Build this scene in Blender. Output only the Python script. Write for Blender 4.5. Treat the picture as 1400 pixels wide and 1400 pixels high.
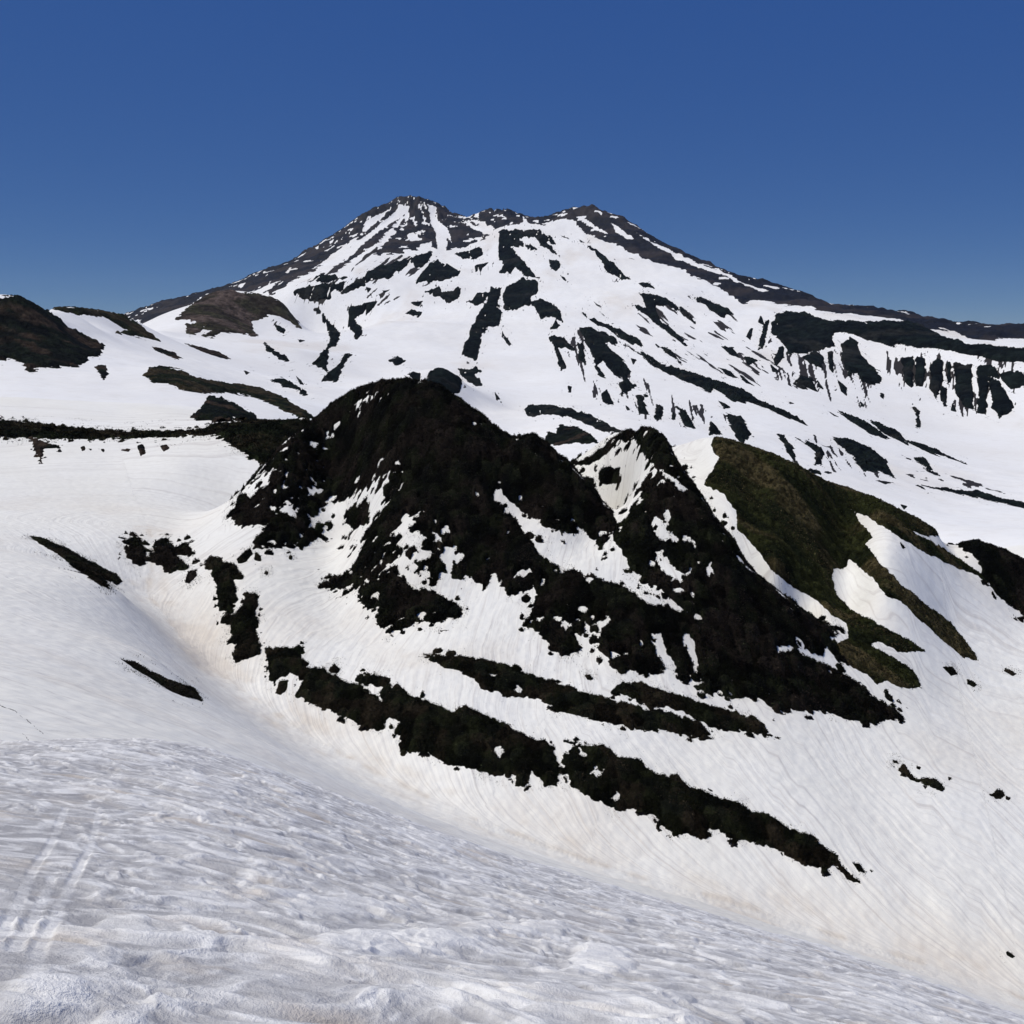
# Snow-patched volcano seen across a scrubby knoll, late spring.
import bpy, math
import numpy as np
PI = math.pi
R = math.radians
SC = bpy.context.scene
COL = SC.collection
for o in list(bpy.data.objects):
    bpy.data.objects.remove(o)

# ------------------------------------------------------------------ camera
PITCH = -10.5
cam_d = bpy.data.cameras.new('camera')
cam = bpy.data.objects.new('camera', cam_d)
COL.objects.link(cam)
cam.location = (0, 0, 0)
cam.rotation_euler = (R(90 + PITCH), 0, 0)
cam_d.sensor_fit = 'HORIZONTAL'
cam_d.sensor_width = 36.0
cam_d.lens = 36.0
cam_d.clip_start = 0.1
cam_d.clip_end = 60000
SC.camera = cam

# ------------------------------------------------------------------ light
SUN_EL, SUN_AZ = 66.0, -92.0          # azimuth clockwise from the view direction (+Y)
w = bpy.data.worlds.new('World')
SC.world = w
w.use_nodes = True
nt = w.node_tree
sky = nt.nodes.new('ShaderNodeTexSky')
sky.sky_type = 'NISHITA'
sky.sun_disc = False
sky.sun_elevation = R(SUN_EL)
sky.sun_rotation = R(SUN_AZ)
sky.altitude = 8000
sky.air_density = 1.0
sky.dust_density = 0.5
sky.ozone_density = 8.0
bg = nt.nodes['Background']
bg.inputs['Strength'].default_value = 0.1
# deep, even blue of dry mountain air: the sky's own gradient softened towards blue
grade = nt.nodes.new('ShaderNodeVectorMath'); grade.operation = 'MULTIPLY_ADD'
grade.inputs[1].default_value = (.47, .40, .22)
grade.inputs[2].default_value = (.06, .45, 2.25)
nt.links.new(sky.outputs[0], grade.inputs[0])
nt.links.new(grade.outputs[0], bg.inputs['Color'])
sl = bpy.data.lights.new('sun', 'SUN')
sun = bpy.data.objects.new('sun', sl)
COL.objects.link(sun)
sl.energy = 3.3
sl.angle = R(0.53)
sl.color = (1.0, 0.955, 0.85)
sun.rotation_euler = (R(90 - SUN_EL), 0, R(180 - SUN_AZ))
sun.location = (-50, -50, 80)
SC.view_settings.view_transform = 'Standard'
SC.view_settings.look = 'None'
SC.view_settings.exposure = 0.0
SC.view_settings.gamma = 1.0
SC.cycles.max_bounces = 5
SC.cycles.diffuse_bounces = 3

# ------------------------------------------------------------------ numeric helpers
rng = np.random.default_rng(7)
F = 1400.0
cp, sp = math.cos(R(PITCH)), math.sin(R(PITCH))

def ray(px, py):
    """viewing direction of a photo point -> azimuth and slope z/range"""
    X = (np.asarray(px, float) - 700) / F
    Y = (700 - np.asarray(py, float)) / F
    fy = cp - Y * sp
    fz = sp + Y * cp
    h = np.sqrt(X * X + fy * fy)
    return np.arctan2(X, fy), fz / h

def project(x, y, z):
    d = y * cp + z * sp
    u = -y * sp + z * cp
    d = np.maximum(d, 1e-3)
    return 700 + F * x / d, 700 - F * u / d

def _h(ix, iy, s):
    n = (ix.astype(np.int64) * 374761393 + iy.astype(np.int64) * 668265263 + s * 1274126177) & 0xffffffff
    n = ((n ^ (n >> 13)) * 1274126177) & 0xffffffff
    n = ((n ^ (n >> 16)) * 2246822519) & 0xffffffff
    return (n ^ (n >> 15)) & 0xffffff

def perlin(x, y, s=0):
    ix = np.floor(x); iy = np.floor(y)
    fx = x - ix; fy = y - iy
    u = fx * fx * fx * (fx * (fx * 6 - 15) + 10)
    v = fy * fy * fy * (fy * (fy * 6 - 15) + 10)
    def g(a, b):
        an = _h(ix + a, iy + b, s) * (2 * PI / 0x1000000)
        return np.cos(an) * (fx - a) + np.sin(an) * (fy - b)
    n0 = g(0, 0); n1 = g(1, 0); n2 = g(0, 1); n3 = g(1, 1)
    a = n0 + u * (n1 - n0)
    b = n2 + u * (n3 - n2)
    return (a + v * (b - a)) * 1.5

def fbm(x, y, scale, octv=4, s=0, gain=0.5):
    x = np.asarray(x, float) / scale; y = np.asarray(y, float) / scale
    t = np.zeros_like(x); a = 1.0; n = 0
    for k in range(octv):
        t += a * perlin(x + 17.3 * k, y - 9.1 * k, s + k)
        n += a; a *= gain; x = x * 2.03; y = y * 2.03
    return t / n * 1.5

def cells(x, y, scale, s=0):
    """distance to the nearest jittered grid point, and a random number of that cell"""
    x = x / scale; y = y / scale
    ix = np.floor(x); iy = np.floor(y)
    best = np.full(x.shape, 9.0); idr = np.zeros(x.shape)
    for a in (-1, 0, 1):
        for b in (-1, 0, 1):
            jx = ix + a; jy = iy + b
            qx = jx + 0.15 + 0.7 * _h(jx, jy, s) / 0x1000000
            qy = jy + 0.15 + 0.7 * _h(jx, jy, s + 5) / 0x1000000
            d = (x - qx) ** 2 + (y - qy) ** 2
            m = d < best
            best = np.where(m, d, best)
            idr = np.where(m, _h(jx, jy, s + 9) / 0x1000000, idr)
    return np.sqrt(best), idr

def sstep(a, b, x):
    t = np.clip((x - a) / (b - a), 0, 1)
    return t * t * (3 - 2 * t)

# ------------------------------------------------------------------ terrain: survey points
PTS = []            # (azimuth, ln range, slope z/range)
def P_r(px, py, r):
    a, t = ray(px, py)
    PTS.append((float(a), math.log(r), float(t)))
    return r * float(t)
def P_dir(px, py, r, dt=0.0):
    a, t = ray(px, py)
    PTS.append((float(a), math.log(r), float(t) + dt))

def lin(pts, x, k=1):
    xs = [p[0] for p in pts]; ys = [p[k] for p in pts]
    return float(np.interp(x, xs, ys))

EDGE = [(-150,1018,13),(-50,1014,14.5),(0,1013,15),(100,1011,16),(200,1010,16.5),(300,1026,17),(450,1082,17.5),(550,1120,18),
        (650,1157,18),(807,1204,18),(950,1243,17.5),(1000,1262,17),(1171,1312,15.5),(1314,1360,13.5),(1400,1394,12),(1550,1440,11)]
BOT = [(-150,1400,2.4),(0,1400,2.4),(350,1400,2.5),(700,1400,2.7),(1000,1400,3.2),(1200,1400,4.5),(1330,1400,8.0),(1400,1402,10.5),(1550,1480,9.0)]
for px in range(-150, 1551, 85):
    ye, re = lin(EDGE, px), lin(EDGE, px, 2)
    yb, rb = lin(BOT, px), lin(BOT, px, 2)
    P_r(px, ye, re)
    if px <= 1330: P_r(px, yb, rb)
    if re / rb > 1.6:
        for k, f in ((0.25, 0.34), (0.5, 0.62), (0.75, 0.85)):
            rr = rb * (re / rb) ** k
            tb, te = float(ray(px, yb)[1]), float(ray(px, ye)[1])
            PTS.append((float(ray(px, ye)[0]), math.log(rr), tb + (te - tb) * f))
    P_dir(px, ye, re * 1.35, -0.02)
    P_dir(px, ye, re * 2.2, -0.035)
for a in np.linspace(-1.1, 1.1, 9):
    PTS.append((a, math.log(0.7), -1.6 / 0.7))
    PTS.append((a, math.log(1.4), -1.72 / 1.4))

NEAR = [(-150,1004,52),(0,994,60),(150,1001,72),(250,1003,84),(350,1022,98),(450,1058,108),(550,1102,114),(650,1141,118),(807,1192,120),
        (950,1231,122),(1171,1302,126),(1314,1350,130),(1400,1383,136),(1550,1425,140)]
for px in range(-150, 1551, 85):
    P_r(px, lin(NEAR, px), lin(NEAR, px, 2))
    P_dir(px, lin(NEAR, px), lin(NEAR, px, 2) * 0.75, -0.03)

GUL = [(200,812,-60),(235,855,-63),(270,897,-66),(330,945,-69),(420,1005,-73),(511,1054,-76),(657,1121,-79.5),(746,1155,-82),(807,1179,-83.5),
       (914,1211,-86.5),(1000,1232,-88.5),(1083,1260,-91),(1180,1290,-93),(1266,1317,-95),(1329,1337,-96.5),(1400,1366,-98),(1550,1410,-101)]
def gully_r(px):
    return lin(GUL, px, 2) / float(ray(px, lin(GUL, px))[1])
for px in range(200, 1551, 45):
    P_r(px, lin(GUL, px), gully_r(px))
GUL_XY = np.array([(math.sin(ray(p, lin(GUL, p))[0]) * gully_r(p), math.cos(ray(p, lin(GUL, p))[0]) * gully_r(p)) for p in range(200, 1551, 30)])
GUL_XY = np.vstack([[(-95, 262), (-88, 246)], GUL_XY])

# the left bowl and the near slope above the gully
for px, py, r in [(-150,900,95),(-150,800,165),(-150,700,285),(-150,640,360),(0,900,110),(0,800,180),(0,720,265),(0,660,345),(0,620,400),
                  (75,930,100),(75,800,190),(75,700,295),(75,640,370),(150,960,92),(150,900,132),(150,800,205),(150,740,260),(150,680,325),(150,630,385),
                  (270,950,150),(210,900,148),(210,960,110),(400,1028,140),(330,985,140),(250,640,365),(250,720,285),(210,700,300)]:
    P_r(px, py, r)
RIM = [(-150,580,440),(0,578,440),(30,578,442),(75,585,438),(125,590,432),(170,592,428),(225,591,426),(270,590,425),(300,582,428),(325,580,430),(350,577,432),(430,575,425)]
for px in range(-150, 431, 36):
    P_r(px, lin(RIM, px), lin(RIM, px, 2))

# columns climbing from the gully: (y, steepness of the ground up to there)
COLS = {
 270: [(840,.2),(770,.25),(720,.2)],
 330: [(880,.25),(810,.3),(760,.25),(716,.3)],
 400: [(940,.3),(890,.3),(800,.2),(745,.3),(690,.6),(600,.65)],
 460: [(970,.3),(930,.3),(850,.15),(800,.2),(740,.3),(650,.6),(550,.65)],
 520: [(1000,.35),(945,.35),(880,.15),(850,.25),(760,.5),(650,.65),(527,.75)],
 570: [(1025,.36),(950,.36),(890,.2),(850,.25),(740,.6),(640,.7),(521,.75)],
 640: [(1045,.36),(968,.36),(930,.2),(900,.3),(850,.25),(800,.4),(700,.7),(562,.75)],
 720: [(1065,.36),(1008,.36),(955,.2),(920,.35),(855,.3),(800,.5),(740,.7),(690,.5),(600,.75)],
 800: [(1085,.36),(1018,.36),(978,.2),(948,.35),(890,.25),(850,.6),(783,.6),(740,.3),(657,.75)],
 880: [(1105,.36),(1052,.36),(995,.25),(970,.35),(920,.25),(825,.7),(795,.28),(700,.7),(655,.5),(620,.5),(586,.6)],
 940: [(1140,.36),(1075,.36),(1010,.2),(955,.3),(935,.25),(835,.65),(740,.65),(652,.6)],
 1000: [(1150,.36),(1095,.36),(1010,.2),(950,.25),(850,.6),(736,.65)],
 1060: [(1160,.36),(1120,.36),(1020,.2),(970,.2),(890,.5),(806,.5)],
 1120: [(1178,.36),(1140,.3),(1000,.15),(968,.2),(905,.4),(855,.4)],
 1200: [(1220,.3),(1100,.15),(985,.15),(940,.3),(880,.35),(800,.45),(760,.45),(688,.45)],
 1300: [(1250,.3),(1100,.13),(950,.1),(850,.25),(757,.3)],
 1400: [(1290,.25),(1150,.1),(1000,.08),(900,.15),(838,.2),(767,.25)],
 1550: [(1320,.25),(1100,.08),(930,.12),(860,.2)],
}
COLR = {}
for px, seq in COLS.items():
    y0, z0 = lin(GUL, px), lin(GUL, px, 2)
    r0 = z0 / float(ray(px, y0)[1])
    out = [(y0, r0)]
    for y, s in seq:
        t = float(ray(px, y)[1])
        r1 = (z0 - s * r0) / (t - s)
        z0, r0 = t * r1, r1
        P_r(px, y, r1)
        out.append((y, r1))
    COLR[px] = out
def top_r(px, cols):
    return float(np.interp(px, cols, [COLR[c][-1][1] for c in cols]))
def ridge(pts, cols, step=16, back=((1.05, -.012), (1.13, -.05)), dr=0.0, lean=0.0):
    """dense points along a skyline of a hill, and the falling ground behind it"""
    for px in np.arange(pts[0][0], pts[-1][0] + 1, step):
        y = lin(pts, px); r = top_r(px, cols) + dr + max(0, 880 - px) * lean
        P_r(px, y, r)
        for f, dt in back:
            P_dir(px, y, r * f, dt)
KC = [400,460,520,570,640,720,800]
ridge([(357,641),(380,615),(403,598),(431,575),(451,555),(477,538),(506,528),(526,527),(554,522),(574,527),(603,531),(623,545),(651,564),(683,592),(706,606)], KC)
ridge([(711,599),(726,594),(740,603),(754,617),(774,630),(794,652),(814,664),(823,684),(840,700)], KC, 14, ((1.05, -.02),))
K2 = [880,940,1000,1060,1120]
ridge([(829,602),(840,593),(851,589),(874,589),(897,592),(914,601),(926,637),(940,652),(957,675),(977,707),(997,732),(1011,755),(1031,784),(1060,806),(1104,840)], K2, 15, ((1.03, -.01), (1.06, -.02)), lean=.5)
# green knoll behind the second knoll
for px, y0, dr, y1, s in [(925,632,42,603,.35),(950,655,36,602,.4),(965,672,30,600,.42),(1000,722,24,605,.5),(1030,765,20,613,.5),(1060,786,18,624,.5),(1090,812,16,637,.5),(1120,834,16,656,.5),(1160,835,22,669,.47)]:
    r0 = top_r(px, K2) + dr if px < 1130 else 262
    z0 = P_r(px, y0, r0); z00 = z0
    for f in (.35, .7, 1.0):
        y = y0 + (y1 - y0) * f
        t = float(ray(px, y)[1]); r1 = (z0 - s * r0) / (t - s)
        z0, r0 = t * r1, r1
        P_r(px, y, r1)
    P_dir(px, y1, r1 * 1.05, -.012); P_dir(px, y1, r1 * 1.15, -.05)
    COLR[('g', px)] = [(y1, r1)]
GR = sorted(k[1] for k in COLR if isinstance(k, tuple))
def g_r(px):
    xs = GR + [1200, 1300, 1400]
    return float(np.interp(px, xs, [COLR[('g', p)][0][1] for p in GR] + [COLR[p][-1][1] for p in (1200, 1300, 1400)]))
GTOP = [(925,603),(950,602),(976,600),(1006,607),(1048,620),(1078,633),(1104,643),(1131,660),(1170,673),(1216,692),(1255,712),(1292,735),(1320,748),(1341,742),(1370,752),(1400,768),(1480,800),(1550,850)]
for px in range(960, 1551, 20):
    r = g_r(px)
    P_r(px, lin(GTOP, px), r); P_dir(px, lin(GTOP, px), r * 1.06, -.012); P_dir(px, lin(GTOP, px), r * 1.16, -.05)
# valley floor hidden behind the knolls
for px, r, z in [(480,420,-75),(560,400,-85),(640,400,-95),(720,400,-100),(800,400,-105),(560,600,-90),(640,620,-98),(720,620,-105),(800,600,-108),(880,500,-112),(880,650,-108),
                 (960,480,-118),(960,650,-112),(1060,480,-122),(1060,620,-118),(1160,480,-128),(1260,450,-125),(1360,400,-125),(1550,400,-130),(1160,600,-125)]:
    a, t = ray(px, 560)
    PTS.append((float(a), math.log(r), z / r))
# far ground and the volcano
FAR = {
 -150: [(560,520),(500,760),(410,900),(395,960)],
 0: [(560,500),(530,600),(492,740),(450,830),(405,900)],
 50: [(560,510),(530,610),(503,720),(460,830),(419,930)],
 110: [(560,520),(530,620),(500,760),(470,900),(440,1080),(421,1200)],
 170: [(565,520),(530,640),(500,800),(470,1000),(450,1150),(432,1320)],
 210: [(560,530),(520,680),(490,900),(475,1100),(463,1350),(455,1600)],
 255: [(560,540),(530,650),(507,780),(480,1150),(462,1600),(445,1800),(420,2000)],
 300: [(565,540),(540,660),(524,800),(490,1200),(462,1700),(440,1850),(398,2150)],
 350: [(560,600),(545,740),(530,900),(490,1350),(455,1900),(430,2050),(403,2250)],
 405: [(566,620),(550,740),(520,1050),(480,1500),(440,2100),(405,2900),(352,4200)],
 470: [(535,1150),(500,1500),(450,2150),(400,2900),(350,3700),(313,4300)],
 520: [(515,1450),(480,1850),(440,2350),(400,2900),(350,3600),(300,4350),(285,4500)],
 560: [(505,1500),(480,1850),(440,2350),(400,2900),(350,3600),(300,4350),(268,4600)],
 605: [(530,1050),(505,1120),(480,1850),(440,2350),(400,2900),(350,3600),(305,4300),(280,4550)],
 650: [(560,1050),(520,1450),(480,1900),(440,2400),(400,2900),(360,3450),(320,4000),(290,4450)],
 700: [(598,880),(560,1150),(520,1500),(480,1900),(440,2400),(400,2900),(360,3400),(316,3950),(288,4450)],
 760: [(605,820),(590,880),(556,1080),(520,1450),(480,1900),(440,2350),(400,2850),(360,3350),(320,3900),(296,4300)],
 800: [(600,800),(566,1000),(520,1450),(480,1900),(440,2350),(400,2850),(350,3450),(310,4000),(283,4250)],
 850: [(585,850),(560,1050),(540,1300),(500,1700),(450,2250),(400,2800),(350,3450),(320,3800),(298,4150)],
 920: [(595,850),(560,1150),(530,1450),(490,1850),(450,2250),(400,2800),(360,3350),(338,3750)],
 1000: [(598,900),(570,1150),(540,1400),(500,1800),(450,2300),(410,2800),(372,3350)],
 1100: [(640,800),(600,1000),(550,1400),(500,1850),(470,2150),(440,2400),(425,2600),(402,3050)],
 1200: [(680,750),(640,950),(600,1200),(550,1600),(500,2000),(470,2180),(445,2320),(432,2600),(421,2900)],
 1300: [(728,620),(700,750),(660,950),(620,1200),(580,1500),(540,1750),(500,1930),(470,2060),(455,2400),(439,2750)],
 1400: [(758,540),(720,680),(690,850),(640,1150),(580,1500),(540,1700),(500,1860),(478,2000),(462,2400),(442,2750)],
 1550: [(760,560),(720,680),(690,850),(640,1150),(580,1500),(540,1700),(500,1880),(470,2200),(445,2750)],
}
for px, seq in FAR.items():
    for y, r in (seq[:-1] if px >= 405 or px < 190 else seq): P_r(px, y, r)
SKY = [(405,352,4200),(420,343,4230),(450,326,4280),(475,311,4330),(500,292,4420),(527,283,4500),(547,270,4580),(562,269,4600),(582,272,4600),(605,281,4560),(620,293,4500),
       (642,296,4460),(655,288,4450),(680,287,4450),(700,288,4450),(725,301,4400),(745,302,4350),(760,296,4300),(777,288,4270),(797,283,4250),(820,289,4200),(850,298,4150),(880,318,4000),(925,341,3750),
       (965,358,3550),(1000,373,3350),(1050,386,3200),(1100,403,3050),(1137,418,2950),(1200,422,2900),(1250,430,2850),(1300,440,2750),(1337,446,2750),(1400,443,2750),(1550,448,2750)]
for px in range(405, 1551, 18):
    y, r = lin(SKY, px), lin(SKY, px, 2)
    P_r(px, y, r); P_dir(px, y, r * 1.07, -.012); P_dir(px, y, r * 1.2, -.04)
SKYL = [(-150,400,930),(0,405,900),(15,405,900),(30,408,910),(50,419,930),(60,421,960),(100,421,1150),(140,426,1250),(165,431,1310),(190,443,1380),(217,464,1500)]
for px in range(-150, 218, 22):
    y, r = lin(SKYL, px), lin(SKYL, px, 2)
    P_r(px, y, r); P_dir(px, y, r * 1.08, -.012)
    if px < 120: P_dir(px, y, r * 1.4, -.05)
for px, y in [(130,447),(165,431),(187,424),(225,413),(280,398),(325,388),(350,373),(387,361)]:   # the far left flank
    P_r(px, y, 3900 if px < 300 else 4100); P_dir(px, y, 4500, -.012); P_dir(px, y, 5200, -.04); P_dir(px, y, 3100, -.02)
for px, y in [(255,420),(275,408),(290,398),(310,397),(340,401),(370,408),(390,416),(405,440)]:      # brown hill crest
    P_r(px, y, 2150); P_dir(px, y, 2350, -.012); P_dir(px, y, 2700, -.03)
for px in (-150, 0, 120):
    PTS.append((float(ray(px, 440)[0]), math.log(2500), -.05))
for a in np.linspace(-.6, .6, 9):
    PTS.append((a, math.log(6500), -.06)); PTS.append((a, math.log(12000), -.05))
PTS = np.array(PTS)
KA = 1.6
# merge near-duplicates, then solve a multiquadric surface through the points
keep = []
for i in range(len(PTS)):
    q = PTS[i]
    if all((KA * (q[0] - PTS[j][0])) ** 2 + (q[1] - PTS[j][1]) ** 2 > 0.014 ** 2 for j in keep):
        keep.append(i)
PTS = PTS[keep]
CX = np.stack([PTS[:, 0] * KA, PTS[:, 1]], 1)
EPS = 0.02
def kern(A, B):
    d = (A[:, None, 0] - B[None, :, 0]) ** 2 + (A[:, None, 1] - B[None, :, 1]) ** 2
    return -np.sqrt(d + EPS * EPS)
n = len(CX)
M = np.zeros((n + 1, n + 1))
M[:n, :n] = kern(CX, CX) + np.eye(n) * 0.0008
M[:n, n] = 1; M[n, :n] = 1
WT = np.linalg.solve(M, np.append(PTS[:, 2], 0))
def surf(az, lr):
    o = np.empty(len(az))
    for i in range(0, len(az), 20000):
        A = np.stack([az[i:i + 20000] * KA, lr[i:i + 20000]], 1)
        o[i:i + 20000] = kern(A, CX) @ WT[:n] + WT[n]
    return o

# polar ground grid round the camera
def seg(a, b, k): return np.exp(np.linspace(math.log(a), math.log(b), k, endpoint=False))
ROWS = np.concatenate([seg(.7, 2.2, 36), seg(2.2, 20, 780), seg(20, 50, 50), seg(50, 100, 170), seg(100, 150, 168), seg(150, 300, 560), seg(300, 480, 200),
                       seg(480, 1000, 152), seg(1000, 5000, 404), seg(5000, 14000, 16)])
AZ = np.concatenate([np.linspace(-64, -31, 40, endpoint=False), np.arange(-31, 31, .06), np.linspace(31, 64, 40)])
AZ = np.radians(AZ)
NR, NC = len(ROWS), len(AZ)
def sub_idx(n, k):
    i = np.arange(0, n - 1, k)
    return np.append(i, n - 1)
ri, ci = sub_idx(NR, 4), sub_idx(NC, 6)
LR = np.log(ROWS)
ga, gl = np.meshgrid(AZ[ci], LR[ri])
T0 = surf(ga.ravel(), gl.ravel()).reshape(ga.shape)
def cubic(src, x, axis_old):
    """Catmull-Rom of rows of src sampled at positions axis_old, evaluated at x (index space, increasing)"""
    k = np.clip(np.searchsorted(axis_old, x, 'right') - 1, 0, len(axis_old) - 2)
    f = ((x - axis_old[k]) / (axis_old[k + 1] - axis_old[k]))[:, None]
    g = lambda i: src[np.clip(i, 0, len(axis_old) - 1)]
    p0, p1, p2, p3 = g(k - 1), g(k), g(k + 1), g(k + 2)
    return p1 + .5 * f * (p2 - p0 + f * (2 * p0 - 5 * p1 + 4 * p2 - p3 + f * (3 * (p1 - p2) + p3 - p0)))
T = cubic(T0, np.arange(NR), ri)
T = cubic(T.T.copy(), np.arange(NC), ci).T.copy()
RR = ROWS[:, None] * np.ones((1, NC))
GX = RR * np.sin(AZ)[None]; GY = RR * np.cos(AZ)[None]; GZ = T * RR
# ------------------------------------------------------------------ what grows where (outlines of the scrub patches)
def pg(s):
    v = [float(k) for k in s.split()]
    return np.array(v).reshape(-1, 2)
# name, category, label, group, outline, holes, (nearest, farthest) range, height, mottling px, palette
PATCH = []
def patch(name, cat, label, group, outline, rr, h, mot=1.5, pal='dark', holes=(), fol=1.0, brown=0.3, isles=()):
    PATCH.append(dict(name=name, cat=cat, label=label, group=group, poly=pg(outline), holes=[pg(q) for q in holes], isles=[pg(q) for q in isles], rr=rr, h=h, mot=mot, pal=pal, fol=fol, brown=brown))

# --- the central knoll and its lower shelf
patch('shrubbery', 'scrub', 'dense blackish scrub with brown bushes covering the cone-shaped middle knoll', 'scrub on the two near knolls',
 '329 672 340 655 357 639 380 612 403 595 431 571 451 551 477 534 506 522 526 520 554 514 574 519 603 523 623 538 651 556 682 584 706 600 712 594 726 587 740 597 754 611 774 624 794 648 814 661 823 684 837 698 843 715 830 735 823 748 806 731 794 720 777 729 746 717 723 703 697 680 671 667 676 678 689 690 709 715 729 740 737 757 763 773 800 783 840 794 866 806 886 823 906 823 926 831 949 839 965 870 975 900 973 944 953 940 946 935 929 925 906 912 883 920 862 913 840 909 829 897 817 883 803 880 789 889 766 891 749 874 734 860 717 851 726 831 737 809 725 800 705 812 691 814 689 803 677 780 669 789 660 803 645 790 626 777 618 758 611 746 603 760 612 776 600 790 592 805 606 812 620 822 631 830 628 843 611 844 594 852 575 847 566 848 554 857 537 866 524 858 514 846 517 829 503 828 491 820 491 805 506 791 494 783 474 797 455 800 437 797 455 790 480 775 491 751 500 729 514 706 524 690 524 672 515 662 503 668 477 682 457 686 440 692 428 705 420 722 406 739 380 746 346 747 351 731 366 714 349 714 331 717 312 706',
 (165, 345), 1.2, 4.0, 'knoll', fol=1.25, brown=.25,
 holes=('517 533 503 540 484 553 480 559 486 556 508 542', '420 605 440 601 452 595 455 592 440 605 428 609', '326 672 345 655 362 640 372 645 366 658 350 668 344 678',
  '526 646 530 644 532 655 521 664 518 700 505 720 497 735 482 752 474 768 455 790 435 795 420 780 425 762 450 750 460 735 440 738 425 745 408 737 423 712 440 692 457 684 477 681 503 668',
  '535 730 551 711 574 694 577 697 562 712 556 720 566 727 572 720 580 735 575 748 590 755 585 765 565 760 560 775 580 787 592 790 600 800 580 800 570 808 555 795 545 780 540 765 550 750 545 740',
  '592 725 606 733 604 742 596 738', '608 746 620 745 632 757 628 772 618 766', '700 789 714 775 725 777 722 783 706 790', '789 891 792 882 786 870 800 862 798 846 808 852 828 840 834 843 820 866 815 880',
  '894 866 903 863 914 889 926 911 931 932 912 932 906 914 909 911 900 889', '929 860 940 857 949 871 957 891 957 911 963 932 944 932 947 903 934 874', '766 855 772 845 778 850 774 862', '380 690 392 684 410 692 404 702 390 700',
  '424 662 432 655 436 664 428 677 420 675'),
 isles=('466 714 474 698 486 690 500 682 505 694 503 712 492 719 478 717', '404 744 416 728 432 716 450 708 462 707 455 718 436 728 424 740 412 748', '470 732 478 728 480 736 474 738', '436 795 446 784 462 786 480 776 486 790 470 800 450 804', '462 792 478 780 492 782 500 796 484 803', '556 752 566 744 572 752 564 762', '578 764 590 766 588 776 578 774', '618 780 634 768 640 780 630 790'))
patch('shrubbery', 'scrub', 'blackish speckled scrub over the second knoll, between two white gullies', 'scrub on the two near knolls',
 '774 628 794 628 811 619 829 602 851 588 874 581 897 585 914 597 920 620 932 640 942 650 957 672 977 705 997 730 1011 752 1031 780 1060 804 1104 836 1124 850 1150 856 1137 868 1144 880 1160 905 1145 900 1130 880 1125 896 1110 890 1098 884 1091 884 1104 897 1137 911 1170 928 1196 951 1226 967 1236 984 1215 980 1199 984 1157 980 1124 967 1088 967 1062 971 1035 948 1002 954 973 944 955 920 949 870 945 838 909 809 883 794 866 777 851 757 840 735 838 712 851 711 863 689 877 677 877 660 891 654 900 643 889 629 877 614 866 597 843 604 823 620 811 631 783 634',
 (165, 330), 1.1, 2.8, 'knoll', fol=1.2, brown=.2,
 holes=('889 706 897 700 910 712 920 735 905 738 893 724', '900 640 906 642 925 655 940 668 935 670 915 655', '900 765 912 760 925 775 940 782 930 798 915 790 905 780', '905 700 914 690 918 705 912 715', '946 735 955 742 950 750', '920 800 935 803 940 812 925 812', '964 772 972 768 975 780 968 783', '1063 880 1085 879 1084 888 1066 888', '897 752 905 748 907 760 899 762'))
patch('bush', 'bush', 'single round dark bush on the bright snow window between the two knolls', None, '815 648 826 634 846 637 849 656 835 659 823 657', (200, 330), 1.2, 2, 'knoll', brown=.3)
# --- the green knoll
patch('grass_cover', 'grassy slope', 'olive grassy side of the right-hand knoll, with long tongues running down the snow', None,
 '960 662 976 642 983 627 971 608 976 597 1006 603 1048 616 1078 629 1104 639 1131 656 1170 669 1216 688 1255 708 1292 732 1262 731 1236 719 1269 737 1301 757 1334 777 1364 803 1338 787 1298 770 1262 752 1226 731 1190 707 1163 695 1177 714 1193 734 1183 742 1203 770 1223 790 1246 810 1269 829 1301 852 1324 879 1339 903 1318 898 1285 872 1255 846 1232 823 1213 813 1190 787 1160 762 1157 774 1140 777 1137 790 1144 810 1163 833 1190 846 1219 862 1242 875 1264 890 1229 889 1203 875 1190 880 1216 895 1249 915 1260 941 1229 939 1213 928 1199 935 1186 921 1167 911 1150 898 1144 880 1160 870 1157 849 1137 839 1114 816 1085 803 1055 777 1029 744 1009 724 1006 698 989 675',
 (225, 420), .55, 1.6, 'grass', fol=.75, brown=.15)
patch('shrubbery', 'scrub', 'blackish scrub on the ridge end at the right edge, below the olive knoll', None,
 '1301 737 1341 739 1370 749 1400 764 1460 790 1470 870 1400 839 1377 823 1341 783 1339 764 1318 752', (230, 480), .8, 2.0, 'knoll', brown=.2)
# --- scrub strips on the slope below the knoll
patch('shrubbery', 'scrub strip', 'longest thick dark scrub strip, mid part of the lowest line', 'scrub strips below the knoll',
 '363 883 400 884 414 880 417 890 409 894 421 903 420 911 440 911 466 927 494 937 515 951 526 958 519 944 524 937 511 934 500 932 486 929 491 919 511 919 529 925 534 935 563 947 591 958 621 972 626 965 643 964 666 977 694 990 720 1003 740 1009 756 1020 766 1054 759 1069 745 1072 738 1060 727 1051 724 1064 714 1071 706 1069 709 1057 689 1053 677 1059 654 1049 626 1043 606 1037 586 1024 566 1021 549 1027 544 1023 550 1009 543 996 530 988 517 996 503 991 480 983 457 971 449 967 426 960 403 949 409 934 414 924 397 920 383 923 376 934 369 926 366 909',
 (140, 235), 1.15, 2.6, 'strip', fol=1.3, brown=.2, holes=('676 1018 684 1016 688 1024 682 1032 676 1026', '506 936 514 938 520 952 508 946', '548 983 528 976 526 986 540 992'))
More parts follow.
